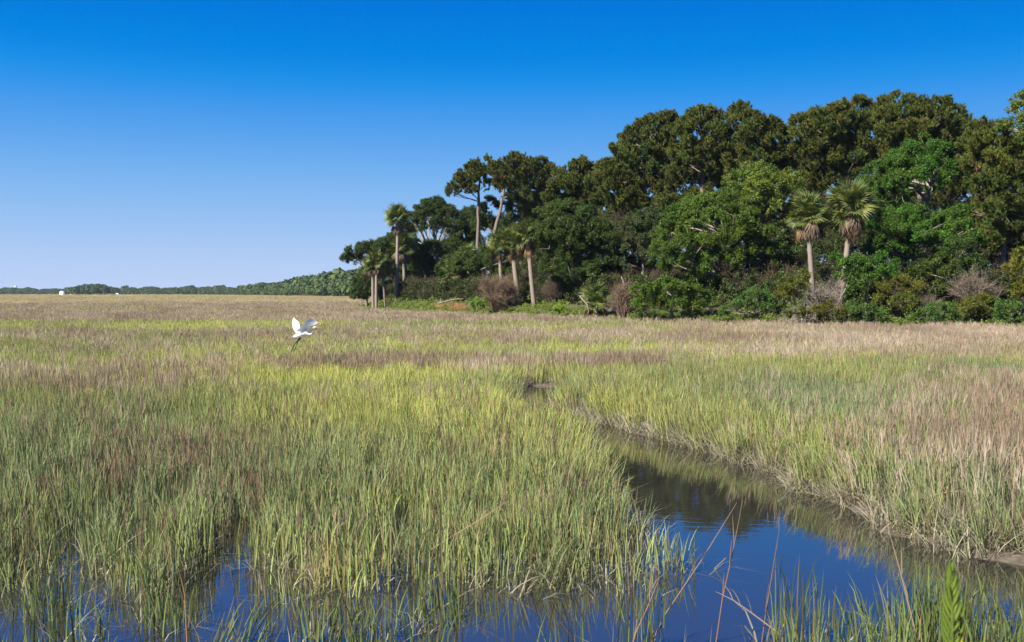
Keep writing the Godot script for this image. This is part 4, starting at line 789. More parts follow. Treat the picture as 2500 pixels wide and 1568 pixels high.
func tree(t: Dictionary) -> void:
	var kind: String = t.k
	var look: Array = LOOKS[kind]
	var is_pine := kind.begins_with("pine")
	var gy := ground_y(t.x, t.d)
	var root := base(t.n, Vector3(t.x, gy, -t.d))
	var cat := "tree"
	if t.n == "leafy_shrub": cat = "shrub"
	var group := "pines of the wooded point" if is_pine else ("bushes along the marsh edge" if cat == "shrub" else "broadleaf trees of the wooded point")
	tag(root, t.l, cat, group)
	# trunk
	var trunk := []
	for p in t.t: trunk.append(Vector3(p[0], maxf(p[1] - gy, 0.0), p[2]))
	trunk[0] = Vector3(0, -0.25, 0)
	if trunk[1].y < 0.05: trunk[1].y = 0.15
	var st := start()
	var fine := []
	for i in trunk.size() - 1:
		for k in 3:
			var p: Vector3 = trunk[i].lerp(trunk[i + 1], k / 3.0)
			if i + k > 0: p += Vector3(rng.randf_range(-1, 1), 0, rng.randf_range(-1, 1)) * float(t.r) * 0.25
			fine.append(p)
	fine.append(trunk[-1])
	tube(st, fine, taper(t.r, t.r * 0.45, fine.size()), 8)
	var bark_m: Material = M.pine_bark if is_pine else (M.pale_bark if t.l.contains("pale") else M.oak_bark)
	var small: bool = t.c.size() < 20 and t.n != "umbrella_pine"
	if not small:
		part("trunk", mesh_of(st), bark_m, root)
		st = start()
	# limbs from the trunk to the lobes of the crown
	for c in t.c:
		if rng.randf() < 0.25: continue
		var goal := Vector3(c[0], c[1] - gy, c[2])
		var from: Vector3 = trunk[-1]
		var best := 1e9
		for p in fine:
			var cost: float = p.distance_to(goal) + 2.0 * maxf(0.0, p.y - goal.y + 0.25 * p.distance_to(goal)) + (3.0 if p.y < 0.35 * trunk[-1].y else 0.0)
			if cost < best:
				best = cost
				from = p
		var long := from.distance_to(goal)
		var pts := bend(from, goal, long * 0.14)
		var thick: float = clampf(t.r * 0.12 + long * 0.012, 0.025, t.r * 0.5)
		tube(st, pts, taper(thick, 0.02, pts.size()), 5)
		for k in 4:
			var a: Vector3 = pts[rng.randi_range(2, 4)]
			var tip := goal + any_dir() * float(c[3]) * 1.05
			tube(st, bend(a, tip, float(c[3]) * 0.2, 3), taper(thick * 0.4, 0.008, 4), 4)
	part("stems" if small else "branches", mesh_of(st), bark_m, root)
	# crown
	var shapes: Array = sprigs.pine if is_pine else sprigs.leaf
	var put := []
	for s in shapes: put.append([[], []])
	var size: float = look[1]
	for c in t.c:
		var r: float = c[3]
		var n := int(look[2] * r * r / (size * size)) + 4
		if is_pine: n = int(n * (0.85 if t.n == "umbrella_pine" else 1.25))
		var hue := rng.randf_range(-0.12, 0.16)
		var light := rng.randf_range(0.85, 1.15)
		# a lobe is itself a few bunches, so that gaps open between them
		var bunches := []
		for k in 6 + int(r * 3.0):
			var dir := any_dir()
			if dir.y < -0.35 and rng.randf() < 0.7: dir.y = -dir.y
			bunches.append(dir)
		for i in n:
			var dir: Vector3 = (bunches[rng.randi() % bunches.size()] + any_dir() * 0.42).normalized()
			if dir.y < -0.5 and rng.randf() < 0.5: continue
			var far := r * (0.62 + 0.5 * sqrt(rng.randf()))
			if is_pine and rng.randf() < 0.16: far = r * rng.randf_range(1.1, 1.36)
			var p := Vector3(c[0], c[1] - gy, c[2]) + dir * far * Vector3(1.0, 0.88, 1.0)
			if p.y < 0.05: p.y = rng.randf_range(0.05, 0.3)
			var up := dir + Vector3(0, 0.55, 0) + any_dir() * 0.4
			if is_pine: up = dir * 0.7 + Vector3(0, 1.0, 0) + any_dir() * 0.35
			var s := size * rng.randf_range(0.75, 1.2)
			var v := rng.randi() % shapes.size()
			var col := shade(look[0], light * rng.randf_range(0.8, 1.2), hue + rng.randf_range(-0.08, 0.12))
			if is_pine and rng.randf() < 0.05: col = Color(0.12, 0.085, 0.04)
			col.a = 1.0
			put[v][0].append(Transform3D(facing(up, rng.randf() * TAU).scaled(Vector3.ONE * s), p))
			put[v][1].append(col)
	for v in shapes.size():
		many("crown", shapes[v], M.needle if is_pine else M.leaf, put[v][0], put[v][1], root)


# ------------------------------------------------------------------ palms

# a fan frond along +x, about one unit long with its stalk
func fan_frond(dead: bool) -> ArrayMesh:
	var st := start()
	var stalk := 0.42
	var c0 := Color(0.9, 1.0, 0.7)
	tube(st, [Vector3.ZERO, Vector3(stalk * 0.5, 0.02, 0), Vector3(stalk, 0, 0)], [0.014, 0.011, 0.009], 4, c0)
	var n := 26
	for i in n:
		var u := (float(i) + rng.randf_range(-0.2, 0.2)) / (n - 1) * 2.0 - 1.0
		var a := u * (1.9 if not dead else 1.0)
		var l := (0.62 - 0.2 * u * u) * rng.randf_range(0.88, 1.08)
		var dir := Vector3(cos(a), 0.0, sin(a))
		var root := Vector3(stalk + 0.1 * (1.0 - absf(u)), 0, 0)
		var lift := 0.16 * absf(u)
		var sag := rng.randf_range(0.10, 0.26) * (2.2 if dead else 1.0)
		var p1 := root + dir * l * 0.5 + Vector3(0, lift * 0.7, 0)
		var p2 := root + dir * l + Vector3(0, lift - sag, 0)
		var side := dir.cross(Vector3.UP).normalized() * 0.030
		var c := shade(Color.WHITE, rng.randf_range(0.75, 1.25), rng.randf_range(-0.05, 0.12))
		tri(st, root, p1 - side, p1 + Vector3(0, 0.012, 0), c)
		tri(st, root, p1 + Vector3(0, 0.012, 0), p1 + side, c)
		tri(st, p1 - side, p2, p1 + side, c)
	return mesh_of(st)


func palms() -> void:
	var live := [fan_frond(false), fan_frond(false), fan_frond(false)]
	var dead := [fan_frond(true), fan_frond(true)]
	var greens := []
	for c in [Color(0.115, 0.15, 0.045), Color(0.09, 0.135, 0.042), Color(0.145, 0.17, 0.05)]:
		var m: StandardMaterial3D = M.frond.duplicate()
		m.resource_name = "palm frond"
		m.albedo_color = c.linear_to_srgb()
		greens.append(m)
	var tans := []
	for c in [Color(0.235, 0.155, 0.09), Color(0.19, 0.145, 0.11)]:
		var m: StandardMaterial3D = M.frond.duplicate()
		m.resource_name = "dead palm frond"
		m.albedo_color = c.linear_to_srgb()
		m.roughness = 0.8
		tans.append(m)
	# base x, distance, top x, height of the crown's heart, crown radius, trunk radius, fronds, dead fronds, label
	var list := [
		[-14.77, 128.0, -14.5, 11.7, 2.3, 0.24, 36, 9, "tallest cabbage palm, standing alone against the sky on the point"],
		[-13.99, 132.0, -14.26, 8.3, 2.3, 0.24, 34, 16, "cabbage palm just right of and behind the tallest palm"],
		[-17.4, 126.0, -17.45, 5.7, 1.8, 0.22, 26, 10, "leftmost of the three short palms on the tip of the point"],
		[-16.9, 125.0, -16.85, 6.2, 1.8, 0.22, 26, 8, "middle of the three short palms on the tip of the point"],
		[-16.05, 127.0, -16.3, 5.7, 1.8, 0.2, 26, 10, "thinner, rightmost of the three short palms on the tip"],
		[0.72, 96.0, 0.05, 7.1, 2.1, 0.27, 30, 10, "left palm of the leaning pair beside the dead brown bush"],
		[2.1, 93.0, 1.5, 7.5, 2.0, 0.24, 32, 8, "right palm of the leaning pair, against the wide dark oak"],
		[-0.9, 97.0, -1.2, 6.8, 1.8, 0.2, 22, 6, "small palm half hidden behind the leaning palm pair"],
		[21.1, 70.0, 20.55, 7.7, 1.9, 0.2, 36, 18, "slimmer palm of the right-hand pair with tan dead skirt"],
		[22.75, 70.0, 23.5, 8.2, 2.35, 0.22, 42, 18, "larger palm of the right-hand pair with heavy dead skirt"],
		[-5.9, 116.0, -6.6, 4.6, 2.3, 0.26, 26, 6, "low palm with short trunk left of the dead brown bush"],
		[-4.9, 119.0, -5.2, 6.6, 1.9, 0.22, 22, 4, "young palm peeping out above the dead brown bush"],
		[6.7, 80.0, 6.7, 1.7, 1.7, 0.12, 24, 3, "trunkless palmetto clump at the marsh edge below the dark oaks"],
	]
	for p in list:
		var gy := ground_y(p[0], p[1])
		var root := base("cabbage_palm" if p[3] > 2.0 else "palmetto", Vector3(p[0], gy, -p[1]))
		tag(root, p[8], "palm", "palms of the wooded point")
		var top := Vector3(p[2] - p[0], p[3] - gy, 0.0)
		var st := start()
		var pts := []
		var radii := []
		var steps := maxi(4, int(top.y * 3.0))
		for i in steps + 1:
			var t := float(i) / steps
			var q := Vector3(top.x * t * (1.3 - 0.3 * t), lerpf(-0.2, top.y, t), 0.12 * sin(t * 2.5))
			pts.append(q)
			radii.append(p[5] * 0.85 * (1.12 - 0.22 * t) * (1.0 + 0.05 * (1 if i % 2 else -1)) + (0.09 if t > 0.93 else 0.0))
		tube(st, pts, radii, 10)
		part("trunk", mesh_of(st), M.palm_bark, root)
		var heart: Vector3 = pts[-1]
		var total: int = p[6]
		for i in total:
			var t := (i + 0.5) / total
			var high := lerpf(1.5, -0.35, t) + rng.randf_range(-0.12, 0.12)
			if p[3] < 2.0: high = lerpf(1.4, 0.05, t)
			var a := i * 2.399 + rng.randf_range(-0.25, 0.25)
			var o := part("frond", live[i % 3], greens[rng.randi() % 3], root)
			var s: float = p[4] * rng.randf_range(0.86, 1.06) * lerpf(1.08, 0.8, t)
			o.transform = Transform3D(Basis(Vector3.UP, a) * Basis(Vector3.BACK, high) * Basis(Vector3.RIGHT, rng.randf_range(-1.0, 1.0)) * Basis.from_scale(Vector3.ONE * s), heart)
		for i in int(p[7] * 0.7):
			var a := i * 2.399 + rng.randf_range(-0.3, 0.3)
			var high := rng.randf_range(-1.45, -0.3)
			var o := part("dead_frond", dead[i % 2], tans[rng.randi() % 2], root)
			var s: float = p[4] * rng.randf_range(0.55, 0.85)
			o.transform = Transform3D(Basis(Vector3.UP, a) * Basis(Vector3.BACK, high) * Basis(Vector3.RIGHT, rng.randf_range(-0.6, 0.6)) * Basis.from_scale(Vector3.ONE * s), heart + Vector3(0, -0.12, 0))


# ------------------------------------------------------------------ bare brush, bank growth

func twig_spray() -> ArrayMesh:
	var st := start()
	for i in 16:
		var a := any_dir() * 0.15
		var dir := (any_dir() * 0.75 + Vector3.UP).normalized()
		var c := shade(Color.WHITE, rng.randf_range(0.6, 1.3), rng.randf_range(-0.05, 0.08))
		var tip := a + dir * rng.randf_range(0.5, 1.0)
		var mid := a.lerp(tip, 0.5) + any_dir() * 0.1
		tube(st, [a, mid, tip], [0.016, 0.011, 0.004], 3, c)
		for k in 3:
			var q := mid.lerp(tip, rng.randf())
			tube(st, [q, q + (dir + any_dir() * 0.9).normalized() * rng.randf_range(0.15, 0.4)], [0.009, 0.003], 3, c)
	return mesh_of(st)


func brush() -> void:
	sprigs.twig = [twig_spray(), twig_spray()]
	# x, distance, width, height, colour, label
	var list := [
		[-1.4, 95.6, 4.0, 3.9, Color(0.20, 0.15, 0.115), "big brown dead bush left of the leaning palm pair"],
		[8.7, 78.0, 1.9, 2.9, Color(0.19, 0.14, 0.11), "reddish brown bare bush beside the palmetto clump"],
		[20.6, 66.0, 2.2, 2.9, Color(0.24, 0.215, 0.19), "grey bare bush at the foot of the two right palms"],
		[18.9, 65.0, 1.7, 1.2, Color(0.32, 0.29, 0.26), "pale low tangle of dead twigs under the olive yellow shrub"],
		[29.6, 64.0, 2.7, 2.4, Color(0.18, 0.155, 0.13), "grey-brown dead brush behind the yellowish right-hand bush"],
		[25.9, 63.0, 1.5, 1.6, Color(0.17, 0.14, 0.12), "small bare brush right of the dense olive bush"],
		[3.9, 92.5, 2.2, 2.2, Color(0.13, 0.105, 0.085), "dark bare brush right of the leaning palm pair"],
	]
	for b in list:
		var gy := ground_y(b[0], b[1])
		var root := base("bare_bush", Vector3(b[0], gy, -b[1]))
		tag(root, b[5], "bush", "leafless bushes at the wood's edge")
		var st := start()
		for i in 16:
			var tip := Vector3(rng.randf_range(-0.5, 0.5) * b[2], b[3] * rng.randf_range(0.4, 0.8), rng.randf_range(-0.4, 0.4) * b[2])
			var pts := bend(Vector3(tip.x * 0.15, -0.1, tip.z * 0.15), tip, 0.25)
			tube(st, pts, taper(0.055, 0.015, pts.size()), 5, b[4])
		part("stems", mesh_of(st), M.twig, root)
		var put := [[[], []], [[], []]]
		for i in int(26.0 * b[2] * b[3] / 3.0):
			var q := any_dir() * pow(rng.randf(), 0.4)
			q *= 0.8 + 0.55 * rough.get_noise_3d(q.x * 2.0 + b[0], q.y * 2.0, q.z * 2.0)
			var rise := 0.5 + 0.45 * q.y
			var p := Vector3(q.x * b[2] * (0.3 + 0.35 * rise), b[3] * rise, q.z * b[2] * (0.3 + 0.3 * rise))
			var up := Vector3(p.x * 0.5, 1.0, p.z * 0.5) + any_dir() * 0.5
			var c := shade(b[4], rng.randf_range(0.7, 1.25), rng.randf_range(-0.05, 0.05))
			c.a = 1.0
			var v := rng.randi() % 2
			put[v][0].append(Transform3D(facing(up, rng.randf() * TAU).scaled(Vector3.ONE * rng.randf_range(0.7, 1.4)), p))
			put[v][1].append(c)
		for v in 2: many("twigs", sprigs.twig[v], M.twig, put[v][0], put[v][1], root)
	# pale fallen branches at the wood's edge
	var logs := [
		[[-7.8, 1.5, 106.0], [-6.3, 1.9, 106.5], [-5.2, 2.0, 107.0], 0.10, "pale driftwood log lying below the spreading live oak"],
		[[5.3, 2.4, 79.0], [5.9, 1.7, 78.8], [6.0, 1.1, 78.6], 0.07, "bleached branch slanting down in front of the palmetto clump"],
		[[8.6, 3.9, 79.0], [8.9, 3.1, 79.0], [9.6, 2.3, 78.6], 0.06, "bleached crooked branch above the reddish bare bush"],
		[[22.3, 1.6, 64.0], [21.6, 1.5, 63.6], [21.2, 1.2, 63.3], 0.05, "white bare branch lying right of the pale twig tangle"],
		[[21.1, 2.1, 64.8], [21.7, 3.0, 65.2], [21.9, 3.5, 65.4], 0.04, "thin white dead stem leaning below the larger right palm"],
	]
	for l in logs:
		var a := Vector3(l[0][0], 0, -l[0][2])
		var root := base("dead_branch", a)
		tag(root, l[4], "branch", "bleached branches at the wood's edge")
		var pts := []
		for k in 3: pts.append(Vector3(l[k][0], l[k][1], -l[k][2]) - a)
		var st := start()
		tube(st, pts, [l[3], l[3] * 0.8, l[3] * 0.4], 7)
		part("stem", mesh_of(st), M.pale_bark, root)
		st = start()
		for k in 5:
			var p: Vector3 = pts[0].lerp(pts[2], rng.randf())
			p = pts[rng.randi() % 2].lerp(pts[1 + rng.randi() % 2], rng.randf())
			tube(st, bend(p, p + (any_dir() + Vector3(0, 0.5, 0)) * 0.5, 0.1, 3), taper(l[3] * 0.5, 0.008, 4), 5)
		part("twigs", mesh_of(st), M.pale_bark, root)


func bank_growth() -> void:
	# low green growth on the bank of the point, and dark undergrowth inside the wood
	var low := [[[], []], [[], []], [[], []]]
	for i in 9000:
		var x := rng.randf_range(-24.0, 36.0)
		var d := along(SHORE, x, 1) + rng.randf() * rng.randf() * 9.0
		var s := inland(x, d)
		if s < 0.1: continue
		var n := soft.get_noise_2d(x * 5.0, d * 5.0)
		var p := Vector3(x, ground_y(x, d) + rng.randf() * (0.5 + 0.5 * n + (0.25 if x > 9.0 else 0.0)), -d)
		var c := Color(0.13, 0.215, 0.045).lerp(Color(0.20, 0.25, 0.05), clampf(0.5 + n, 0, 1)) * rng.randf_range(0.7, 1.2)
		if x > 9.0: c = c.lerp(Color(0.09, 0.14, 0.035), 0.6)
		c.a = 1.0
		var v := rng.randi() % 3
		low[v][0].append(Transform3D(facing(any_dir() + Vector3(0, 1.2, 0), rng.randf() * TAU).scaled(Vector3.ONE * rng.randf_range(0.28, 0.5)), p))
		low[v][1].append(c)
	var root := base("bank_undergrowth", Vector3.ZERO)
	tag(root, "low bright green growth on the bank of the wooded point", "undergrowth", "", "stuff")
	for v in 3: many("leaves", sprigs.leaf[v], M.leaf, low[v][0], low[v][1], root)
	var deep := [[[], []], [[], []], [[], []]]
	var bare := [[[], []], [[], []]]
	for i in 15000:
		var x := rng.randf_range(-22.0, 40.0)
		var off := rng.randf_range(9.0, 27.0)
		var d := along(SHORE, x, 1) + off
		var s := inland(x, d)
		if s < 4.0: continue
		var p := Vector3(x, ground_y(x, d) + rng.randf() * (2.5 + (0.0 if x < 0.0 else 6.0) * smoothstep(15.0, 21.0, off)), -d)
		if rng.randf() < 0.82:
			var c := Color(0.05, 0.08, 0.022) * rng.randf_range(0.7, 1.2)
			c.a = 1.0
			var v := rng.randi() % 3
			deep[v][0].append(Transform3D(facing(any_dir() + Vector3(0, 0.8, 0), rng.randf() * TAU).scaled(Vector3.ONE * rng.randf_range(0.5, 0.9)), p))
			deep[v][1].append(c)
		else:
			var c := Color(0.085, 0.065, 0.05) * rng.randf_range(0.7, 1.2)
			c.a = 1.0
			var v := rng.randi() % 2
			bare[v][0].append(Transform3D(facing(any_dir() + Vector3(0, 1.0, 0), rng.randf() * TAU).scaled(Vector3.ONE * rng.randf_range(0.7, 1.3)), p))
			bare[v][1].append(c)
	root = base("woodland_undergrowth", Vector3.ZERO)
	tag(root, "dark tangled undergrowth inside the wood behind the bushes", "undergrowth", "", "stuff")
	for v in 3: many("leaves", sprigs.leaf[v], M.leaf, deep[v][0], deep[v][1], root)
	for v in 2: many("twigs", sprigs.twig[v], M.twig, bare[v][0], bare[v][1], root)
	# rusty dry growth on the bank
	var rust := [[], []]
	for i in 260:
		var x := rng.randf_range(-8.3, -4.6)
		var d := along(SHORE, x, 1) + rng.randf_range(3.5, 5.5)
		rust[0].append(Transform3D(facing(any_dir() * 0.3 + Vector3.UP, rng.randf() * TAU).scaled(Vector3.ONE * rng.randf_range(0.5, 0.8)), Vector3(x, ground_y(x, d) - 0.1, -d)))
		rust[1].append(Color(0.40, 0.23, 0.14) * rng.randf_range(0.8, 1.2))
	root = base("rusty_weeds", Vector3.ZERO)
	tag(root, "strip of rusty orange dry weeds on the bank below the driftwood log", "weeds", "", "stuff")
	many("stems", sprigs.twig[0], M.twig, rust[0], rust[1], root)


# ------------------------------------------------------------------ far shore

func far_crown() -> ArrayMesh:
	var st := start()
	for k in 9:
		var o := any_dir() * Vector3(0.62, 0.28, 0.62) + Vector3(0, 0.62, 0)
		var r := rng.randf_range(0.22, 0.36)
		for i in 46:
			var dir := any_dir()
			if dir.y < -0.4: dir.y = -dir.y
			var p := o + dir * r * rng.randf_range(0.8, 1.1)
			var b := facing(dir + any_dir() * 0.7 + Vector3(0, 0.4, 0), rng.randf() * TAU)
			var l := rng.randf_range(0.07, 0.13)
			var c := shade(Color.WHITE, rng.randf_range(0.7, 1.3), rng.randf_range(-0.1, 0.12))
			tri(st, p - b.x * l, p + b.z * l, p + b.x * l, c)
			tri(st, p - b.x * l, p + b.x * l, p - b.z * l * 0.8, c)
	tube(st, [Vector3(0, -0.1, 0), Vector3(0.02, 0.5, 0)], [0.03, 0.02], 5, Color(2.0, 1.5, 1.5))
	return mesh_of(st)


func distance() -> void:
	var crowns := [far_crown(), far_crown(), far_crown()]
	# bearing (x per metre of distance), distance, height of the trees
	var shore := [[-0.66, 1500.0, 8.0], [-0.51, 1480.0, 8.5], [-0.46, 1420.0, 8.0], [-0.40, 1350.0, 9.0], [-0.36, 1250.0, 8.5], [-0.30, 1150.0, 9.5], [-0.27, 1000.0, 8.5], [-0.245, 860.0, 9.0], [-0.22, 740.0, 11.0], [-0.19, 640.0, 12.5], [-0.16, 560.0, 13.5], [-0.12, 520.0, 14.0], [-0.05, 500.0, 14.0]]
	var put := [[[], []], [[], []], [[], []]]
	for i in 4200:
		var u := lerpf(-0.66, -0.05, rng.randf())
		var deep := rng.randf()
		var d := along(shore, u, 1) * (1.0 + 0.10 * deep)
		var h := along(shore, u, 2) * (rng.randf_range(0.82, 1.02) + (0.2 if rng.randf() < 0.03 else 0.0)) * lerpf(0.55, 1.1, deep) * (1.0 + 0.35 * soft.get_noise_2d(u * 900.0, 7.0))
		var x := u * d
		var w := h * rng.randf_range(0.7, 1.05)
		var c := Color(0.05, 0.085, 0.024) * rng.randf_range(0.75, 1.25)
		c.r *= rng.randf_range(0.8, 1.25)
		c.a = 1.0
		var v := rng.randi() % 3
		put[v][0].append(Transform3D(Basis(Vector3.UP, rng.randf() * TAU) * Basis.from_scale(Vector3(w, h, w)), Vector3(x, 0.3, -d)))
		put[v][1].append(c)
	var root := base("distant_woods", Vector3.ZERO)
	tag(root, "long hazy line of woods along the horizon on the left", "woods", "", "stuff")
	for v in 3: many("trees", crowns[v], M.needle, put[v][0], put[v][1], root)
	put = [[[], []], [[], []], [[], []]]
	for i in 110:
		var q := rng.randf_range(-1, 1)
		var u := -0.4165 + 0.024 * q
		var d := 1120.0 + rng.randf_range(-30, 60)
		var h := 10.8 * sqrt(1.0 - 0.75 * q * q) * rng.randf_range(0.8, 1.05)
		var w := h * rng.randf_range(0.55, 0.8)
		var c := Color(0.045, 0.082, 0.028) * rng.randf_range(0.75, 1.25)
		c.a = 1.0
		var v := rng.randi() % 3
		put[v][0].append(Transform3D(Basis(Vector3.UP, rng.randf() * TAU) * Basis.from_scale(Vector3(w, h, w)), Vector3(u * d, 0.3, -d)))
		put[v][1].append(c)
	root = base("distant_grove", Vector3.ZERO)
	tag(root, "rounded darker grove standing out from the far woods on the left", "grove", "", "stuff")
	for v in 3: many("trees", crowns[v], M.needle, put[v][0], put[v][1], root)
	# white houses and a water tower
	var houses := [[-0.448, 1150.0, 4.6, 3.2, "white far house at the left foot of the rounded grove"], [-0.437, 1160.0, 5.0, 2.6, "smaller white far house touching the rounded grove"], [-0.393, 1100.0, 3.0, 1.5, "tiny white shed right of the rounded grove"]]
	for h in houses:
		var o := base("white_house", Vector3(h[0] * h[1], 0.6, -h[1]))
		tag(o, h[4], "house", "far white houses")
		var b := BoxMesh.new()
		b.size = Vector3(h[2], h[3], h[2] * 0.7)
		part("wall", b, M.paint, o).position.y = h[3] * 0.5
		var pr := PrismMesh.new()
		pr.size = Vector3(h[2] * 1.1, h[3] * 0.45, h[2] * 0.8)
		part("roof", pr, M.paint, o).position.y = h[3] * 1.225
		for k in 3:
			var wb := BoxMesh.new()
			wb.size = Vector3(h[2] * 0.13, h[3] * 0.3, 0.1)
			part("window", wb, M.glass, o).position = Vector3((k - 1) * h[2] * 0.3, h[3] * 0.55, h[2] * 0.35 + 0.02)
	var tower := base("water_tower", Vector3(-0.4941 * 1600.0, 0.5, -1600.0))
	tag(tower, "white water tower on the horizon at far left", "tower")
	var st := start()
	tube(st, [Vector3(0, 0, 0), Vector3(0, 1.5, 0), Vector3(0, 11.2, 0)], [1.2, 0.6, 0.5], 10)
	part("column", mesh_of(st), M.paint, tower)
	st = start()
	tube(st, [Vector3(0, 10.8, 0), Vector3(0, 11.4, 0), Vector3(0, 12.4, 0), Vector3(0, 13.4, 0), Vector3(0, 14.0, 0)], [0.6, 1.8, 2.3, 1.9, 0.4], 14)
	part("tank", mesh_of(st), M.paint, tower)


# ------------------------------------------------------------------ the egret

func feather(st: SurfaceTool, a: Vector3, b: Vector3, w: float, out: Vector3) -> void:
	var dir := (b - a).normalized()
	var side := dir.cross(out).normalized() * w
	var m := a.lerp(b, 0.55) + out * 0.012
	var e := a.lerp(b, 0.88) + out * 0.004
	quad(st, a - side * 0.35, m - side, m + side, a + side * 0.35)
	quad(st, m - side, e - side * 0.75, e + side * 0.75, m + side)
	tri(st, e - side * 0.75, b, e + side * 0.75)


func wing(root: Node3D, joints: Array, tips: Array, out: Vector3) -> void:
	# joints: shoulder, elbow, wrist, hand; tips: ends of the trailing feathers from the body outwards
	var st := start()
	tube(st, joints, [0.035, 0.032, 0.022, 0.010], 7)
	var n := 16
	for i in n:
		var t := float(i) / (n - 1)
		var s := t * 2.999
		var k := int(s)
		var a: Vector3 = joints[k].lerp(joints[k + 1], s - k)
		var q := t * (tips.size() - 1.001)
		var j := int(q)
		var b: Vector3 = tips[j].lerp(tips[j + 1], q - j)
		feather(st, a, b, 0.032, out)
		feather(st, a + out * 0.012, a.lerp(b, 0.55) + out * 0.012, 0.034, out)
	part("wing", mesh_of(st), M.white, root)


func egret() -> void:
	# 1 pixel of its outline is about 11 mm; +x the way it flies, local origin at the breast
	var root := base("great_egret", Vector3(-5.79, 1.52, -28.0))
	tag(root, "white egret taking off over the marsh grass with raised wings", "bird")
	var st := start()
	var spine := [Vector3(-0.33, -0.15, 0.06), Vector3(-0.27, -0.14, 0.05), Vector3(-0.18, -0.10, 0.03), Vector3(-0.08, -0.05, 0.01), Vector3(0.02, -0.03, -0.02), Vector3(0.08, -0.06, -0.04), Vector3(0.13, -0.075, -0.05), Vector3(0.18, -0.05, -0.07), Vector3(0.205, 0.0, -0.08), Vector3(0.215, 0.06, -0.09), Vector3(0.235, 0.105, -0.10), Vector3(0.27, 0.13, -0.11), Vector3(0.30, 0.128, -0.12)]
	tube(st, spine, [0.012, 0.045, 0.075, 0.095, 0.085, 0.055, 0.038, 0.030, 0.027, 0.026, 0.028, 0.030, 0.014], 12)
	part("body", mesh_of(st), M.white, root)
	st = start()
	tube(st, [Vector3(0.295, 0.128, -0.118), Vector3(0.34, 0.122, -0.13), Vector3(0.405, 0.116, -0.15)], [0.014, 0.010, 0.002], 8)
	part("bill", mesh_of(st), M.orange, root)
	for s in [-1, 1]:
		var eye := SphereMesh.new()
		eye.radius = 0.006
		eye.height = 0.012
		part("eye", eye, M.black, root).position = Vector3(0.285, 0.136, -0.115 + 0.024 * s)
	for s in [[Vector3(-0.12, -0.15, 0.03), Vector3(-0.24, -0.30, 0.05), Vector3(-0.34, -0.50, 0.06), Vector3(-0.385, -0.575, 0.06)], [Vector3(-0.10, -0.15, -0.01), Vector3(-0.20, -0.28, -0.01), Vector3(-0.25, -0.44, 0.0), Vector3(-0.30, -0.53, 0.0)]]:
		st = start()
		tube(st, [Vector3(s[0].x + 0.03, -0.07, s[0].z), s[0], s[1], s[2]], [0.024, 0.018, 0.016, 0.014], 7)
		var leg := part("leg", mesh_of(st), M.black, root)
		st = start()
		for k in 3: tube(st, [s[2], s[2].lerp(s[3], 0.6) + Vector3(0, 0, 0.012 * (k - 1)), s[3] + Vector3(0.012 * k, 0.008 * k, 0.022 * (k - 1))], [0.012, 0.010, 0.005], 5)
		part("foot", mesh_of(st), M.black, leg)
	st = start()
	for k in 5:
		feather(st, Vector3(-0.22, -0.11, 0.04), Vector3(-0.375, -0.155 + 0.006 * absf(k - 2), 0.06 + 0.02 * (k - 2)), 0.02, Vector3.UP)
	part("tail", mesh_of(st), M.white, root)
	# left wing, swept up and back on the far side; right wing raised forward on the near side
	wing(root, [Vector3(-0.10, 0.0, -0.04), Vector3(-0.17, 0.13, -0.14), Vector3(-0.22, 0.26, -0.24), Vector3(-0.36, 0.36, -0.33)],
		[Vector3(-0.26, 0.0, 0.02), Vector3(-0.32, 0.06, -0.06), Vector3(-0.38, 0.16, -0.16), Vector3(-0.40, 0.27, -0.26), Vector3(-0.395, 0.35, -0.33), Vector3(-0.385, 0.385, -0.36)], Vector3(-0.5, 0.1, 0.85).normalized())
	var lift := func(x: float, y: float) -> Vector3: return Vector3(x, y, 0.02 - 0.85 * x + 0.5 * y + 2.6 * pow(maxf(0.0, x - 0.06), 2.0))
	wing(root, [lift.call(-0.02, 0.02), lift.call(0.09, 0.09), lift.call(0.22, 0.16), lift.call(0.34, 0.22)],
		[lift.call(-0.18, 0.05), lift.call(-0.09, 0.15), lift.call(0.0, 0.24), lift.call(0.08, 0.35), lift.call(0.17, 0.385), lift.call(0.29, 0.35), lift.call(0.41, 0.27)], Vector3(0.61, -0.41, 0.68))



# ------------------------------------------------------------------ single reeds and the near seed head

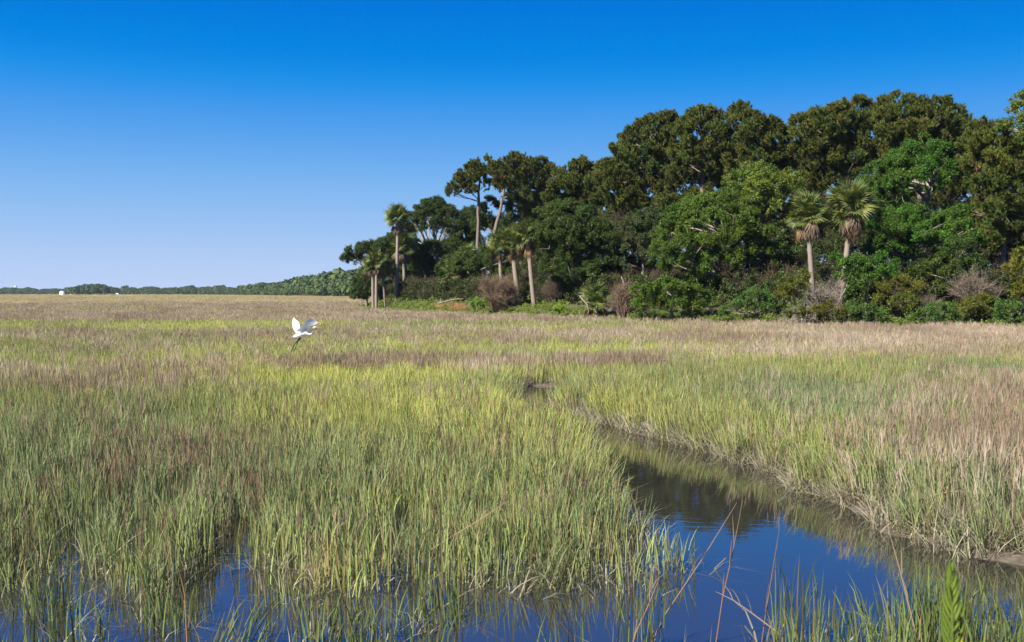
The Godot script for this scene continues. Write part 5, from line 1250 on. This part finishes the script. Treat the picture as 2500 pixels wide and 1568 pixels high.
func reeds() -> void:
	# points: x, height, distance
	var list := [
		[[2.54, 1.08, 6.8], [2.66, 0.66, 6.8], [2.78, 0.2, 6.8], [2.84, -0.2, 6.8], Color(0.26, 0.19, 0.14), "long tan reed bending over the creek left of the seed head"],
		[[1.62, 1.09, 7.2], [1.35, 0.70, 7.1], [1.08, 0.32, 7.05], [0.85, -0.15, 7.0], Color(0.17, 0.115, 0.09), "brown reed slanting up to the right from the grass tip"],
		[[1.64, 1.13, 7.1], [1.58, 0.80, 7.1], [1.50, 0.42, 7.1], [1.42, -0.15, 7.1], Color(0.15, 0.095, 0.075), "upright brown reed right of the slanting one"],
		[[1.88, 0.98, 7.0], [1.83, 0.65, 7.0], [1.78, 0.32, 7.0], [1.72, -0.15, 7.0], Color(0.12, 0.085, 0.07), "dark upright reed standing alone before the blue water"],
		[[1.02, 0.63, 6.9], [0.95, 0.45, 6.9], [0.86, 0.25, 6.9], [0.76, -0.1, 6.9], Color(0.22, 0.13, 0.08), "short rusty reed with a pale tip in the water"],
		[[1.40, 0.55, 6.85], [1.52, 0.49, 6.85], [1.65, 0.40, 6.85], [1.85, 0.25, 6.85], Color(0.27, 0.21, 0.165), "broken pale reed lying slantwise above the water"],
		[[-2.33, 0.66, 7.1], [-2.33, 0.42, 7.1], [-2.32, 0.15, 7.1], [-2.31, -0.15, 7.1], Color(0.22, 0.13, 0.085), "straight rusty brown reed at the lower left of the water"],
		[[-0.05, 0.66, 9.3], [-0.3, 0.5, 9.25], [-0.6, 0.33, 9.2], [-0.85, 0.18, 9.15], Color(0.28, 0.21, 0.13), "long fallen straw leaning across the front of the left grass"],
		[[5.05, 0.42, 11.0], [4.85, 0.42, 11.0], [4.65, 0.38, 11.0], [4.45, 0.30, 10.95], Color(0.34, 0.26, 0.19), "pale straw lying level on the right bank"],
	]
	for r in list:
		var foot: Array = r[3]
		var a := Vector3(foot[0], foot[1], -foot[2])
		var root := base("dry_reed", a)
		tag(root, r[5], "reed", "single dry reeds by the water")
		var pts := []
		for k in [3, 2, 1, 0]: pts.append(Vector3(r[k][0], r[k][1], -r[k][2]) - a)
		var m: StandardMaterial3D = M.twig.duplicate()
		m.resource_name = "dry reed"
		m.albedo_color = r[4].linear_to_srgb()
		var st := start()
		tube(st, pts, [0.0055, 0.005, 0.004, 0.0015], 6)
		part("stem", mesh_of(st), m, root)
		st = start()
		for k in 3:
			var p: Vector3 = pts[1 + k % 2].lerp(pts[2], 0.3 * k)
			var dir: Vector3 = (pts[3] - pts[1]).normalized()
			blade(st, p, 0.12, 0.006, dir + any_dir() * 0.4, 0.2, Color.WHITE, rng.randf() * PI)
		part("leaves", mesh_of(st), m, root)


func seed_stalk() -> void:
	var x := 0.714
	var d := 1.62
	var gy := ground_y(x, d)
	var root := base("seed_head_grass", Vector3(x, gy, -d))
	tag(root, "blurred green grass seed head close to the lens at lower right", "plant")
	var green := leafy("seed head green", lin(0.4, 0.4, 0.1), 0.5, 0.3)
	green.albedo_color = lin(0.11, 0.17, 0.025)
	var gold := leafy("seed head yellow", lin(0.5, 0.5, 0.1), 0.5, 0.3)
	gold.albedo_color = lin(0.33, 0.31, 0.04)
	var top := 2.155 - gy
	var st := start()
	tube(st, [Vector3(0.03, -0.05, 0), Vector3(0.02, top * 0.5, 0.01), Vector3(0.004, top - 0.14, 0), Vector3(0, top, 0)], [0.003, 0.0026, 0.0018, 0.0008], 7)
	part("stem", mesh_of(st), green, root)
	for i in 34:
		var t := i / 33.0
		var y := top - 0.012 - 0.0068 * i
		var a := PI * (i % 2) + rng.randf_range(-0.9, 0.9)
		var out := Vector3(cos(a), 0, sin(a))
		var l := lerpf(0.024, 0.040, minf(1.0, t * 2.5)) * rng.randf_range(0.9, 1.1)
		var wide := lerpf(0.18, 0.42, minf(1.0, t * 2.5))
		var p := Vector3(0.0002 * i, y, 0)
		st = start()
		tube(st, [p, p + out * l * wide * 0.5 + Vector3(0, l * 0.35, 0), p + out * l * wide * 0.85 + Vector3(0, l * 0.72, 0), p + out * l * wide + Vector3(0, l, 0)], [0.0008, 0.0030, 0.0024, 0.0003], 6)
		# the bristle at the spikelet's end
		tube(st, [p + out * l * wide + Vector3(0, l * 0.95, 0), p + out * l * wide * 1.35 + Vector3(0, l * 1.6, 0)], [0.0004, 0.0001], 4)
		part("spikelet", mesh_of(st), gold if i > 18 and i % 4 == 0 else green, root)
	st = start()
	for k in 6: blade(st, Vector3(0.02, 0.1 + 0.1 * k, 0), 0.45, 0.008, Vector3(rng.randf_range(-0.4, 0.5), 0, rng.randf_range(-0.4, 0.4)), 0.5, Color.WHITE, rng.randf() * PI)
	part("leaves", mesh_of(st), green, root)
